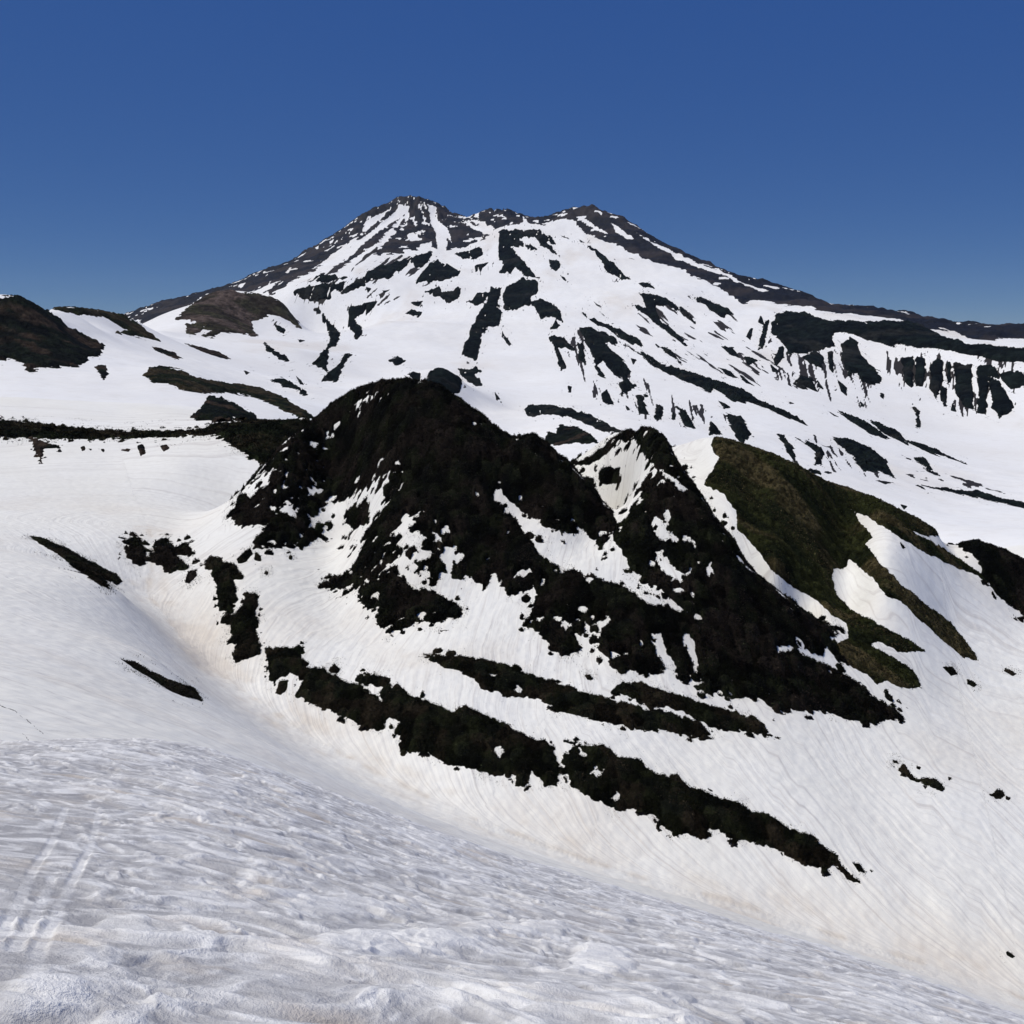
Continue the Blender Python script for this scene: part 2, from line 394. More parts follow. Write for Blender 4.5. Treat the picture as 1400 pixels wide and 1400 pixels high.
patch('shrubbery', 'scrub strip', 'thick dark scrub strip tapering to a point, lower right part', 'scrub strips below the knoll',
 '772 1009 802 1015 824 1019 845 1031 874 1036 888 1050 920 1061 952 1075 977 1086 1002 1091 1041 1109 1063 1118 1091 1131 1116 1141 1134 1160 1149 1170 1158 1186 1174 1201 1159 1197 1141 1178 1127 1185 1113 1172 1099 1178 1081 1170 1066 1158 1049 1151 1024 1145 1006 1149 991 1136 970 1131 966 1144 949 1138 927 1138 906 1126 891 1108 863 1102 845 1106 824 1094 799 1083 781 1069 774 1054 766 1040 770 1028 791 1028 806 1032 790 1020',
 (120, 230), 1.15, 3.2, 'strip', fol=1.3, brown=.2, holes=('806 1054 814 1048 826 1050 824 1060 812 1058', '834 1086 846 1082 850 1092 838 1096', '968 1133 982 1130 988 1138 975 1140'))
patch('shrubbery', 'scrub strip', 'narrow dark scrub strip just under the knoll foot, beginning at a thin tip', 'scrub strips below the knoll',
 '579 893 597 892 626 895 671 902 697 908 726 921 756 928 791 941 827 953 859 960 881 969 905 970 934 979 956 986 974 1008 963 1011 941 1004 916 999 891 997 863 994 841 988 824 985 788 974 759 967 741 954 720 951 711 953 683 946 657 939 649 926 626 914 606 909',
 (150, 245), .8, 2.6, 'strip', fol=1.3, brown=.25, holes=('668 918 680 920 676 926', '706 934 716 936 712 944 703 942'))
patch('shrubbery', 'scrub strip', 'thin dark scrub strip beneath the tongue of the knoll, frayed at its end', 'scrub strips below the knoll',
 '838 940 852 931 877 933 906 942 934 951 970 962 1006 974 1027 983 1041 984 1045 994 1066 1008 1052 1006 1034 1001 1016 997 988 997 970 992 949 979 927 969 913 963 891 968 881 961 859 953', (150, 245), .7, 2.4, 'strip', fol=1.3, brown=.25)
patch('shrubbery', 'scrub strip', 'upright dark bush column left of the knoll, upper of two', 'scrub strips below the knoll',
 '274 770 289 760 300 761 309 768 323 773 331 786 320 791 323 806 317 831 300 831 297 817 294 794 289 777', (170, 300), 1.1, 2.4, 'strip', fol=1.3)
patch('shrubbery', 'scrub strip', 'upright dark bush column left of the knoll, lower of two', 'scrub strips below the knoll',
 '303 840 323 834 334 821 337 808 351 808 354 823 349 834 353 849 350 860 357 880 354 893 340 896 320 903 317 891 326 877 310 877 317 863 314 851 301 849', (160, 280), 1.1, 2.0, 'strip', fol=1.3, brown=.4)
patch('bush', 'bushes', 'ragged brown bush cluster on the snow left of the knoll, with white gaps', None,
 '166 736 191 735 197 747 209 749 211 739 229 735 237 745 257 740 266 757 252 758 240 756 245 764 254 771 242 778 231 784 223 774 206 766 191 771 177 763 171 749', (180, 340), 1.1, 2.5, 'knoll', brown=.4, holes=('200 752 208 754 207 760 199 759',))
patch('bush', 'bush', 'small brown bush alone on the snow right of the ragged bush cluster', None, '253 794 257 780 269 776 268 786 259 796', (170, 330), .9, 1.2, 'knoll', brown=.4)
for lab, s in [('small dark bush at the upper left end of the lowest scrub strip, hanging under it', '376 947 382 930 394 928 392 940 384 948'),
               ('tiny triangular dark bush just above the lowest scrub strip', '449 914 457 905 466 913 462 918 452 918'),
               ('small slanting dark bush beyond the pointed end of the lower right scrub strip', '1165 1176 1176 1178 1183 1190 1174 1189'),
               ('round black bush alone on the open snow near the right edge', '1357 1084 1362 1077 1371 1079 1374 1086 1368 1090 1360 1089'),
               ('tiny black bush at the bottom right edge above the gully', '1374 1297 1380 1298 1388 1304 1384 1308 1377 1303'),
               ('small dark bush between the knoll foot and its narrow strip', '799 921 806 920 811 927 803 927'),
               ('small dark bush at the left foot of the knoll, above the upright columns', '323 763 334 752 342 748 346 756 336 766 326 768'),
               ('small lone dark bush right of the upright columns, on feathered snow', '349 752 356 757 357 765 348 764')]:
    patch('bush', 'bush', lab, 'small lone bushes on the snow', s, (90, 330), .7, 1.0, 'strip', brown=.3)
patch('bush', 'bushes', 'ragged row of low black bushes on open snow at the right', None,
 '1226 1049 1233 1044 1240 1049 1252 1062 1271 1062 1281 1066 1292 1074 1287 1081 1274 1073 1260 1068 1246 1064 1232 1055', (130, 300), .7, 1.6, 'strip')
for s in ['1220 1036 1226 1038 1229 1042 1222 1041', '1253 1045 1259 1047 1258 1051 1253 1049', '1296 1061 1301 1061 1300 1065 1296 1065', '1352 1084 1359 1083 1358 1088 1353 1087', '1375 1087 1382 1090 1379 1093 1375 1091',
          '1289 912 1302 912 1310 922 1300 924', '1322 928 1336 936 1332 940 1322 935', '1374 911 1390 920 1384 923 1372 916', '1188 1185 1194 1188 1192 1191', '1262 1072 1267 1074 1265 1078', '1229 738 1238 748 1234 750', '395 758 400 759 399 764 395 763', '362 780 367 781 366 785 361 784']:
    patch('bush', 'bush', 'tiny dark shrub poking out of the snow near the knolls', 'tiny shrubs in the snow near the knolls', s, (90, 420), .45, .8, 'strip', fol=.8)
patch('grass_slit', 'grass strip', 'long dark grass slit in the left snow slope, upper one of the pair', 'grass slits in the left snow slope',
 '37 730 63 737 89 747 114 761 137 773 160 783 167 793 160 799 143 790 150 804 137 799 123 790 100 774 86 761 60 746', (110, 330), .5, 1.0, 'strip', fol=.8)
patch('grass_slit', 'grass strip', 'long dark grass slit in the left snow slope, lower thinner one of the pair', 'grass slits in the left snow slope',
 '165 899 186 905 206 917 229 928 266 941 277 957 266 954 251 950 229 940 203 924 183 912', (90, 240), .4, .8, 'strip', fol=.8)
# --- left middle distance
M1 = (370, 1000)
patch('shrubbery', 'scrub', 'big black scrub on the front of the hill at the left edge of the skyline', None,
 '-140 400 0 404 15 404 30 405 50 417 62 423 85 440 107 452 130 465 144 472 137 485 122 487 110 496 95 502 82 501 65 500 50 502 40 507 32 497 15 490 0 492 -140 495', (560, 1150), 2.0, 4, 'hill', brown=.12)
patch('shrubbery', 'scrub', 'small dark scrub spot just off the lower right corner of the black left hill', None, '130 500 145 499 148 511 142 519 135 508', (500, 1000), 1.2, 2, 'hill')
patch('shrubbery', 'scrub', 'brown-green scrub band along the left skyline ending in a spur on the snow', None,
 '55 415 100 419 140 424 165 429 190 441 207 456 218 465 200 462 184 458 157 454 175 450 160 442 150 436 140 432 117 430 82 424', (850, 1800), 2, 2, 'moor')
patch('shrubbery', 'scrub', 'short dark sliver on the upper left snowfield, left one of two', 'slivers on the upper left snowfield', '207 473 220 475 235 481 251 490 240 490 217 481', (600, 1700), 1.5, 1, 'hill')
patch('shrubbery', 'scrub', 'long thin dark sliver on the upper left snowfield, right one of two', 'slivers on the upper left snowfield', '252 469 275 474 300 481 316 490 300 488 280 481', (600, 1800), 1.5, 1, 'hill')
patch('shrubbery', 'heath', 'broad purple-brown heath on the rounded hill at the left foot of the volcano', None,
 '240 435 257 421 275 405 290 395 310 394 340 398 370 404 390 413 400 428 411 446 395 437 382 430 362 431 345 436 346 442 345 449 352 460 330 457 305 453 290 462 272 460 290 452 278 449 268 458 255 457 255 446 275 443 260 440', (1600, 2700), 2.5, 2.5, 'heath', brown=.2)
patch('shrubbery', 'scrub', 'large dark green tongue of scrub curving across the left snowfield', None,
 '196 512 205 503 222 501 250 505 267 515 290 520 325 524 357 530 387 543 407 555 432 571 420 572 400 565 370 550 345 541 310 535 275 536 250 531 230 523 210 521', (430, 1250), 1.6, 2, 'moor')
patch('shrubbery', 'scrub', 'ragged dark bushes with white notches, between the green tongue and the rim band', None,
 '260 570 275 556 287 540 310 546 320 550 335 559 350 565 350 573 330 575 320 568 310 578 297 578 285 572 272 572', (445, 900), 1.6, 3, 'hill', brown=0)
patch('shrubbery', 'scrub', 'narrow brown-green scrub band along the rim of the left bowl, widening at the knoll', None,
 '-140 574 0 575 30 576 75 582 125 587 170 589 225 588 270 587 300 579 325 577 350 574 423 573 440 575 403 596 380 617 360 636 343 623 317 609 300 594 265 593 225 596 175 597 125 600 100 599 70 600 42 598 0 597 -140 597', (300, 470), 1.0, 2, 'moor')
patch('shrubbery', 'scrub', 'small ragged dark scrub hanging below the left rim band', None, '40 597 60 604 82 611 60 612 56 630 47 612', (330, 470), .9, 2, 'hill')
for s in ['110 611 116 609 117 615 112 616', '137 613 143 613 142 618', '187 607 196 606 200 618 192 622', '166 614 178 613 176 616', '218 608 228 606 232 611 224 616', '120 613 126 613 125 616']:
    patch('bush', 'bush', 'small dark bush on the snow under the left rim band', 'bushes under the left rim band', s, (330, 470), .7, 1, 'hill')
# --- behind the knolls
patch('shrubbery', 'scrub', 'rounded dark green hillock of scrub peeping over the top of the central knoll', None, '580 522 587 506 605 502 625 511 637 527 628 537 605 537 590 531', (600, 1450), 2, 1.5, 'far', brown=.1)
patch('shrubbery', 'scrub', 'dark leaning scrub spot just right of the hillock above the central knoll', None, '626 503 640 505 650 500 658 507 648 511 655 516 661 527 650 526 635 517', (700, 1900), 2, 1.5, 'far')
patch('shrubbery', 'scrub', 'small dark scrub spot left of the hillock above the central knoll', None, '557 511 564 508 575 509 575 522 566 519', (700, 1900), 2, 1, 'far')
patch('shrubbery', 'scrub', 'dark comma-shaped scrub arc on the snow behind the knolls', None, '716 559 725 552 750 553 780 558 810 568 835 581 852 592 825 590 800 578 775 568 740 565 730 571 720 566', (600, 1400), 1.6, 1.5, 'far')
patch('shrubbery', 'scrub', 'black bushy mound in the dip between the two knolls', None, '744 604 749 590 760 590 766 580 789 583 803 590 818 603 794 605 763 608', (500, 1100), 1.8, 2, 'hill', brown=0)
# --- the volcano's flank
MT = (700, 4600)
FL = 'dark scrub patches on the volcano flank'
BIG = [
 ('tall dark streak of scrub standing upright in the middle of the flank', '672 391 686 391 682 410 685 427 682 445 667 445 660 457 650 492 631 485 635 470 644 457 642 450 655 427 665 410'),
 ('heavy dark scrub blotch right beside the tall upright streak', '687 400 695 389 715 380 735 386 737 397 726 405 725 415 707 422 690 425 689 412'),
 ('dark blotch with a hooked tail below the heavy blotch', '727 412 737 406 750 413 767 425 771 442 762 437 766 446 752 449 760 435 740 435 732 425'),
 ('large forked dark slope under the crater rim, left half', '680 315 737 314 752 324 763 335 750 331 763 350 740 336 730 323 707 325 720 332 736 342 725 342 710 334 700 336 706 345 715 357 735 380 722 377 705 365 697 372 682 373 687 360 682 347 684 330'),
 ('dark triangular scrub hillock below the summit dome', '569 384 580 367 595 351 612 357 629 369 625 375 600 381'),
 ('lens-shaped dark scrub in a snow bowl below the summit dome', '621 345 640 339 657 334 660 345 650 351 635 352 626 348'),
 ('wide toothed dark scrub on the left flank below the dome', '500 370 520 363 537 356 567 349 592 341 590 350 578 360 570 362 560 354 550 367 545 373 542 366 530 380 515 380 500 388'),
 ('flat dark streaks low on the left flank above the brown hill', '400 402 415 394 445 391 470 389 468 398 450 401 455 412 425 413 405 410'),
 ('small ragged dark scrub left of the toothed scrub', '462 406 475 395 487 384 500 379 500 392 482 398'),
 ('thin dark streak above the flat streaks of the left flank', '425 387 440 377 475 382 450 388'),
 ('winding dark scrub line on the lower left flank', '424 422 437 424 452 442 466 457 460 473 450 475 447 506 427 495 445 480 452 460 442 437'),
 ('slanting dark scrub right of the winding line', '472 484 481 484 470 500 460 520 440 519 450 508 462 498'),
 ('ragged dark scrub hanging between winding line and toothed scrub', '475 420 500 416 508 414 496 427 485 435 496 450 488 463 477 445'),
 ('dark dash on the snow below the brown hill', '362 470 374 476 390 486 397 494 380 488 365 479'),
 ('low broken dark dash above the green tongue', '370 517 385 514 410 526 422 538 400 530'),
 ('dark wisps at the right shoulder of the brown hill', '376 440 390 448 388 454 378 448'),
 ('dark strip of two lobes in the middle flank, left of the tall streak', '581 397 600 390 604 397 630 392 627 402 615 411 604 403 595 401'),
 ('dark wedge leaning against the tall upright streak', '640 407 655 395 670 396 664 405 655 414 645 412'),
 ('small dark scrub dash in the middle of the white flank', '552 425 562 419 577 421 572 430 565 427'),
 ('small lens of dark scrub low on the white flank above the knoll', '531 492 542 488 556 492 545 499'),
 ('dark comma on the upper flank right of the forked slope', '750 354 765 357 768 364 760 370 751 364'),
 ('dark wisp trailing below the comma of the upper flank', '765 374 780 386 772 384'),
 ('two-legged dark scrub under the hooked blotch', '750 460 758 457 770 462 785 475 786 481 774 472 764 474 768 488 774 500 767 506 760 482'),
 ('straight diagonal dark streak high on the right flank', '805 335 817 341 832 355 850 369 863 380 850 380 832 371 820 353'),
 ('small dark dash under the diagonal streak of the right flank', '872 386 885 385 895 394 880 393'),
 ('dark hooked scrub arching on the right flank', '875 402 900 404 920 413 940 424 950 437 932 428 912 418 897 420 895 426 910 440 930 457 957 486 935 470 900 440 862 415 885 421'),
 ('dark double dash right of the hooked scrub', '947 402 970 409 1000 427 990 432 970 423 955 411'),
 ('slim dark streak above the branching scrub', '794 426 825 439 850 449 875 464 881 475 857 466 832 448 805 436'),
 ('big branching dark scrub in the middle of the right flank', '791 449 800 447 815 450 845 462 842 470 825 466 832 475 850 490 863 507 855 518 840 510 825 493 817 500 832 520 817 511 812 490 804 472 796 457'),
 ('short dark drip beside the branching scrub', '790 467 797 469 800 497 792 492'),
 ('very long thin dark streak running down the whole right flank', '845 464 875 481 910 499 937 506 975 518 1012 530 1040 546 1075 561 1107 580 1075 569 1037 551 1000 546 987 536 975 531 972 537 945 523 910 508 880 491'),
 ('slanting dark dash above the very long streak', '895 469 915 476 933 497 910 483'),
 ('ragged dark scrub below the branching scrub', '846 520 870 526 860 533 850 538'),
 ('broken dark scrub in the line of drips, with white dots', '869 536 885 539 880 547 888 564 874 563'),
 ('dark drip in the line of drips, narrow', '897 550 907 554 905 570 895 568'),
 ('dark drip in the line of drips, leaning', '925 554 940 564 951 583 935 580 930 566'),
 ('small dark triangle in the line of drips', '971 572 987 590 969 592'),
 ('dark slanting block right of the line of drips', '992 564 1015 569 1028 592 1015 603 1005 592'),
 ('big navy cliff scrub under the right skyline, the broad dark band', '1052 452 1062 429 1080 424 1100 428 1132 438 1190 441 1240 436 1260 441 1295 461 1325 469 1400 476 1480 478 1480 495 1400 493 1362 493 1325 485 1287 477 1255 475 1235 472 1222 472 1200 467 1175 460 1160 455 1147 452 1137 457 1142 472 1115 477 1092 482 1077 482 1072 467 1060 457'),
 ('ragged dark scrub falling from the broad cliff band', '1151 470 1162 461 1172 468 1175 480 1190 502 1206 515 1202 524 1190 526 1177 523 1172 508 1160 516 1152 490'),
 ('short dark scrub right under the left part of the cliff band', '1097 487 1115 479 1126 485 1125 503 1107 498'),
 ('dark rounded block below the left part of the cliff band', '1085 522 1095 512 1110 516 1117 532 1097 530'),
 ('dark rib of the ribbed slope, first from its left end', '1230 492 1250 484 1247 530 1240 525'),
 ('dark rib of the ribbed slope, second from its left end', '1252 486 1266 489 1265 510 1262 528 1251 528'),
 ('dark rib of the ribbed slope, third from its left end', '1272 500 1280 489 1290 494 1289 520 1280 543 1272 531'),
 ('thin dark rib of the ribbed slope, between its third and widest ribs', '1294 494 1300 494 1301 524 1295 520'),
 ('widest dark rib of the ribbed slope', '1304 496 1328 499 1329 520 1330 557 1320 556 1307 536'),
 ('forked dark rib at the right end of the ribbed slope', '1335 499 1360 501 1372 530 1388 557 1367 568 1357 556 1352 522 1348 563 1337 563 1337 530'),
 ('ragged dark scrub at the right edge beside the forked rib', '1362 510 1395 509 1410 524 1382 531'),
 ('thin crooked dark streak below the ribbed slope', '1247 550 1257 561 1260 580 1253 583 1252 566'),
 ('dark streak with a thin tail on the lower right flank', '1142 556 1165 566 1190 580 1216 598 1190 591 1165 576'),
 ('long beaded dark line on the lower right flank', '1186 569 1225 586 1240 599 1275 611 1321 631 1275 618 1238 604 1210 591'),
 ('dark oval scrub patch with a frayed lower edge', '1137 596 1162 599 1192 611 1212 629 1223 650 1205 643 1180 641 1165 622'),
 ('dark leaf-shaped scrub right of the frayed oval', '1247 623 1265 624 1275 637 1285 648 1267 638'),
 ('dark hook left of the frayed oval', '1087 595 1112 604 1126 614 1122 632 1113 633 1116 615'),
 ('broken dark streak left of the hook', '1062 590 1072 592 1085 610 1092 633 1082 623'),
 ('thin dark line under the hook', '1098 638 1142 643 1120 643'),
 ('long flat dark line near the right edge, above the olive knoll', '1250 661 1300 665 1337 669 1375 679 1410 686 1410 693 1362 683 1322 673 1287 668'),
 ('dark wisps left of the cliff band', '987 470 1002 471 1011 487 1000 483'),
]
for lab, s in BIG:
    patch('shrubbery', 'scrub', lab, FL, s, MT, 5.0, 1.9, 'far', brown=0)
SMALL = ['649 362 668 358 660 366 657 375 655 367 650 372', '500 415 517 413 500 431', '687 451 700 468 697 471 686 457', '776 525 782 526 781 535 777 534', '821 537 830 530 840 552 832 551 824 547', '874 562 870 553 876 560',
 '982 501 1000 508 1007 517 995 514', '1005 508 1032 527 1020 523', '1017 485 1040 494 1030 496 1022 500', '982 546 1000 555 990 558', '1131 480 1139 479 1139 513 1134 506', '1057 492 1065 472 1072 471 1072 488 1061 502', '1053 498 1066 508 1056 508',
 '1286 525 1295 530 1294 558 1286 546', '1302 548 1308 562 1300 560', '1197 653 1222 656 1210 659', '1340 713 1362 716 1375 722 1360 721', '1230 686 1242 689 1236 693', '1116 515 1126 530 1120 530', '1144 518 1158 530 1158 540 1150 534',
 '920 556 924 572 918 570', '762 319 778 327 770 325', '790 326 800 331 794 331', '500 393 508 395 503 403', '1204 536 1209 538 1208 545 1203 541', '1176 545 1182 553 1177 553', '1131 560 1148 569 1140 567', '850 515 858 516 868 530 858 530',
 '1078 547 1086 550 1080 551', '806 408 826 421 815 416', '818 424 836 434 826 430', '855 551 862 558 857 560', '676 533 684 544 678 545', '403 510 416 523 410 522', '333 504 343 508 336 509', '406 463 417 466 410 468', '1040 430 1046 444 1036 440',
 '1025 447 1030 446 1026 462 1020 456', '1040 455 1046 440 1052 436 1044 472 1036 475', '560 411 578 409 572 415', '522 398 534 396 526 401', '1338 528 1344 545 1338 540', '862 490 870 492 866 498']
for s in SMALL:
    patch('shrubbery', 'scrub', 'small dark scrub fleck on the white flank of the volcano', 'small scrub flecks on the volcano flank', s, MT, 4.0, .8, 'far', brown=0)

# bare rock of the crater rim, the dome and the skyline ridges belongs to the mountain itself: (outline, range, mottling px)
ROCK = [('160 430 225 409 280 394 325 384 350 370 387 358 420 340 450 323 475 308 500 289 527 279 547 265 562 265 582 268 605 277 620 290 642 300 672 322 660 326 640 332 612 341 590 337 565 341 540 345 510 348 530 330 556 296 548 300 520 330 500 344 485 352 462 372 448 378 480 345 497 326 480 332 455 348 430 372 400 385 375 408 362 402 385 385 340 400 280 410 255 425 225 432 214 452 187 437', (2800, 6000), 3.0),
        ('642 297 655 284 680 282 700 283 712 291 725 297 750 297 760 291 777 284 795 279 807 283 820 286 845 294 880 314 925 338 965 355 1000 370 1050 383 1100 400 1137 416 1200 419 1250 427 1300 437 1337 443 1400 440 1500 445 1500 460 1400 460 1325 460 1305 450 1285 447 1260 446 1250 438 1237 437 1200 432 1137 430 1100 420 1062 415 1032 412 1015 415 985 394 945 380 935 370 900 360 870 348 845 334 812 324 785 305 772 301 745 309 700 307 676 312 660 303', (2300, 6000), 2.5)]
ROCK_SNOW = ['545 281 560 283 556 292 530 310 505 328 480 350 468 357 490 332 515 312 540 292', '586 280 598 284 594 296 606 312 612 330 608 345 598 342 596 320 588 305', '600 305 612 313 618 330 610 322', '556 322 566 320 578 328 560 330', '575 335 590 330 592 350 575 350', '630 300 676 318 668 320 645 310', '650 334 668 328 655 334',
             '500 303 530 290 520 302 495 320', '785 297 797 298 832 320 815 314', '870 320 900 335 950 357 990 375 1025 390 1063 402 1037 398 1000 383 970 371 925 353 890 333', '835 305 852 316 868 328 860 328 842 317', '652 287 657 285 654 298 648 296', '672 286 678 286 676 291', '715 297 722 306 735 311 700 310 715 306', '685 303 690 299 694 304', '815 290 824 293 822 298',
             '1137 431 1162 430 1200 434 1237 437 1220 441 1150 436', '1058 414 1100 424 1090 426 1050 420', '480 330 496 322 470 346 440 362 425 372 450 350', '560 300 568 296 566 306', '325 390 335 386 330 392', '430 338 437 336 434 343', '450 330 458 326 452 335', '250 425 262 414 275 405 272 410', '390 372 398 366 394 376', '362 396 373 381 366 394']
ROCK = [(pg(s), rr, m) for s, rr, m in ROCK]
ROCK_SNOW = [pg(s) for s in ROCK_SNOW]

# ground where narrow dark runs of stones and stems show between the snow streaks: (outline, steepness of the runs dx/dy, threshold)
RUNS = [('1040 445 1150 455 1175 480 1200 520 1190 560 1120 545 1060 520', .25, .22), ('1200 470 1290 482 1400 495 1400 560 1380 580 1290 565 1225 545', .10, .20),
        ('745 445 800 440 870 500 900 540 890 575 830 560 770 520', .25, .34), ('840 515 940 545 1010 575 1000 598 900 578 850 550', .25, .26), ('860 420 960 400 1060 450 1100 530 1040 540 930 500 870 450', 1.5, .36),
        ('470 330 570 350 600 380 520 420 420 420 400 400', -1.2, .34), ('770 300 900 345 960 385 900 372 820 335', 2.2, .30), ('1060 585 1150 600 1230 640 1220 655 1120 645', .5, .32), ('1100 600 1330 640 1390 680 1250 665', 3.0, .38)]
RUNS = [(pg(a), b, c) for a, b, c in RUNS]
# ------------------------------------------------------------------ relief detail
HAZE = 0.9e-5

def sdist(px, py, poly):
    """signed distance (photo px, positive inside)"""
    best = np.full(px.shape, 1e9); ins = np.zeros(px.shape, bool)
    a = poly; b = np.roll(poly, -1, 0)
    for (x0, y0), (x1, y1) in zip(a, b):
        ex, ey = x1 - x0, y1 - y0
        L = ex * ex + ey * ey + 1e-9
        t = np.clip(((px - x0) * ex + (py - y0) * ey) / L, 0, 1)
        best = np.minimum(best, (px - x0 - t * ex) ** 2 + (py - y0 - t * ey) ** 2)
        if y0 != y1:
            c = ((py >= y0) != (py >= y1)) & (px < x0 + (py - y0) / (y1 - y0) * ex)
            ins ^= c
    d = np.sqrt(best)
    return np.where(ins, d, -d)

SCALE = RR / F                     # metres per photo px
PX0, PY0 = project(GX, GY, GZ)     # smooth ground, for the outlines
inview = (PX0 > -160) & (PX0 < 1560) & (PY0 < 1500)

rows = lambda lo, hi: slice(int(np.searchsorted(ROWS, lo)), int(np.searchsorted(ROWS, hi)))
# rock of the mountain top
ROCKM = np.zeros(RR.shape)
s_ = rows(2200, 6100)
xs, ys = PX0[s_], PY0[s_]
wx, wy = GX[s_], GY[s_]
best = np.full(xs.shape, -1e9)
for poly, rr, mot in ROCK:
    d = sdist(xs, ys, poly) + mot * 1.6 * fbm(wx, wy, 60, 4, 3, .65)
    d[(RR[s_] < rr[0]) | (RR[s_] > rr[1])] = -99
    best = np.maximum(best, d)
for poly in ROCK_SNOW:
    best = np.minimum(best, -sdist(xs, ys, poly) + 1.5 * fbm(wx, wy, 40, 3, 8, .6))
ax_, at_ = ray(568, 262)
apx, apy = 4620 * math.sin(ax_), 4620 * math.cos(ax_)
ang = np.arctan2(wx - apx, apy - wy); dist = np.hypot(wx - apx, wy - apy)
streak = fbm(ang * 260, dist * .22, 22, 3, 21, .6)          # couloirs that still hold snow fan out from the dome
streak2 = fbm(wx, wy * .08, 24, 3, 23, .65)
best = np.where((streak > np.where(RR[s_] > 3900, .40, .58)) & (RR[s_] > 2900), np.minimum(best, -1), best)
best = np.where(streak2 > .80, np.minimum(best, -1), best)
DARKR = np.zeros(RR.shape); DARKR[s_] = sstep(-.1, .35, fbm(ang * 200, dist * .3, 45, 3, 27, .6))
ROCKM[s_] = np.clip(best / 1.6 + .5, 0, 1)

# noise: big gullies far away, soft undulation near
s_ = rows(900, 14000)
amp = sstep(900, 2600, RR[s_])
GZ[s_] += amp * (11.0 * fbm(GX[s_], GY[s_] * .6, 380, 5, 31, .55) + ROCKM[s_] * 9.0 * fbm(GX[s_], GY[s_], 60, 4, 35, .6))
amp = sstep(3800, 4300, RR[s_]) * ROCKM[s_]
GZ[s_] += amp * 14.0 * np.abs(fbm(GX[s_], GY[s_], 70, 4, 77, .6))
s_ = rows(60, 1100)
GZ[s_] += sstep(60, 140, RR[s_]) * RR[s_] * .0012 * fbm(GX[s_], GY[s_], 40, 3, 41, .45)

# feathered melt runnels: a coordinate that is constant along each runnel
FLOW = np.zeros(RR.shape + (2,)); DIRT_SHADE = np.zeros(RR.shape); BARE = np.zeros(RR.shape); SOIL = np.zeros(RR.shape)
s_ = rows(30, 520)
gx, gy = GX[s_], GY[s_]
bd = np.full(gx.shape, 1e9); bs = np.zeros(gx.shape); side = np.zeros(gx.shape)
acc = 0.0
for (x0, y0), (x1, y1) in zip(GUL_XY[:-1], GUL_XY[1:]):
    ex, ey = x1 - x0, y1 - y0; L = math.hypot(ex, ey)
    t = np.clip(((gx - x0) * ex + (gy - y0) * ey) / L / L, 0, 1)
    d = np.hypot(gx - x0 - t * ex, gy - y0 - t * ey)
    m = d < bd
    bd = np.where(m, d, bd); bs = np.where(m, acc + t * L, bs)
    side = np.where(m, np.sign(ex * (gy - y0) - ey * (gx - x0)), side)
    acc += L
wob = 1.6 * fbm(gx, gy, 22, 3, 51)
u_far = bs + 6.5 * np.sqrt(bd + .3) + wob
u_near = bs + 20 * np.sqrt(bd + .3) + wob
FLOW[s_][..., 0] = np.where(side > 0, u_far, u_near)
FLOW[s_][..., 1] = bd * side
GULD = np.full(RR.shape, 1e9); GULD[s_] = bd
DIRT_SHADE[s_] = np.exp(-bd / 8) * (.15 + .8 * np.clip(fbm(gx, gy, 26, 3, 61) + .15, 0, 1)) * np.where(side > 0, 1, .45)
# pinkish silt stains on the far side of the gully
for px, py, sx, sy, k in [(270, 870, 26, 40, .9), (560, 905, 60, 22, .7), (430, 985, 80, 34, .55), (720, 1110, 120, 40, .35), (1330, 1310, 90, 45, .6), (1060, 1225, 90, 30, .4)]:
    q = ((PX0[s_] - px) / sx) ** 2 + ((PY0[s_] - py) / sy) ** 2
    DIRT_SHADE[s_] += k * np.exp(-q) * (.55 + .6 * fbm(gx, gy, 9, 4, 71))
ampl = sstep(34, 60, RR[s_]) * (1 - sstep(300, 480, RR[s_]))
GZ[s_] += ampl * .08 * perlin(FLOW[s_][..., 0] * .9, bd * .02, 91) * (.5 + .5 * np.exp(-bd / 40))
GZ[s_] += ampl * .10 * fbm(gx, gy, 2.2, 2, 93)

# foreground snow: melt cups, ledges and ski tracks
s_ = rows(.7, 34)
gx, gy, rr_ = GX[s_], GY[s_], RR[s_]
fade = 1 - sstep(20, 34, rr_)
def world_fg(px, py):
    """point of the foreground bank seen at a photo point"""
    d = (PX0[s_] - px) ** 2 + (PY0[s_] - py) ** 2 + 1e7 * (rr_ > 18)
    i = np.unravel_index(np.argmin(d), d.shape)
    return gx[i], gy[i]
TRK = [[(92, 1100), (72, 1150), (45, 1190), (22, 1240), (-8, 1290)], [(138, 1100), (125, 1150), (108, 1190), (80, 1240), (58, 1290), (40, 1345)], [(70, 1200), (48, 1250), (20, 1300)]]
track = np.zeros(gx.shape)
for ln_ in TRK:
    q = [world_fg(*p) for p in ln_]
    bd = np.full(gx.shape, 9.)
    for (x0, y0), (x1, y1) in zip(q[:-1], q[1:]):
        ex, ey = x1 - x0, y1 - y0; L = ex * ex + ey * ey + 1e-9
        t = np.clip(((gx - x0) * ex + (gy - y0) * ey) / L, 0, 1)
        bd = np.minimum(bd, np.hypot(gx - x0 - t * ex, gy - y0 - t * ey))
    track = np.maximum(track, 1 - sstep(.012, .034, bd))
packed = sstep(.25, -.45, fbm(gx, gy, 1.7, 2, 101)) * .0
smooth_l = np.exp(-((PX0[s_] - 60) / 120) ** 2 - ((PY0[s_] - 1180) / 110) ** 2)     # the skiers' packed snow
cup = (1 - .6 * smooth_l) * (1 - .5 * track) * fade
qx = gx + .2 * fbm(gx, gy, .7, 2, 103); qy = gy + .12 * gx + .2 * fbm(gx, gy, .7, 2, 105)
mid = 1 - sstep(11, 22, rr_); near = 1 - sstep(5, 10, rr_)
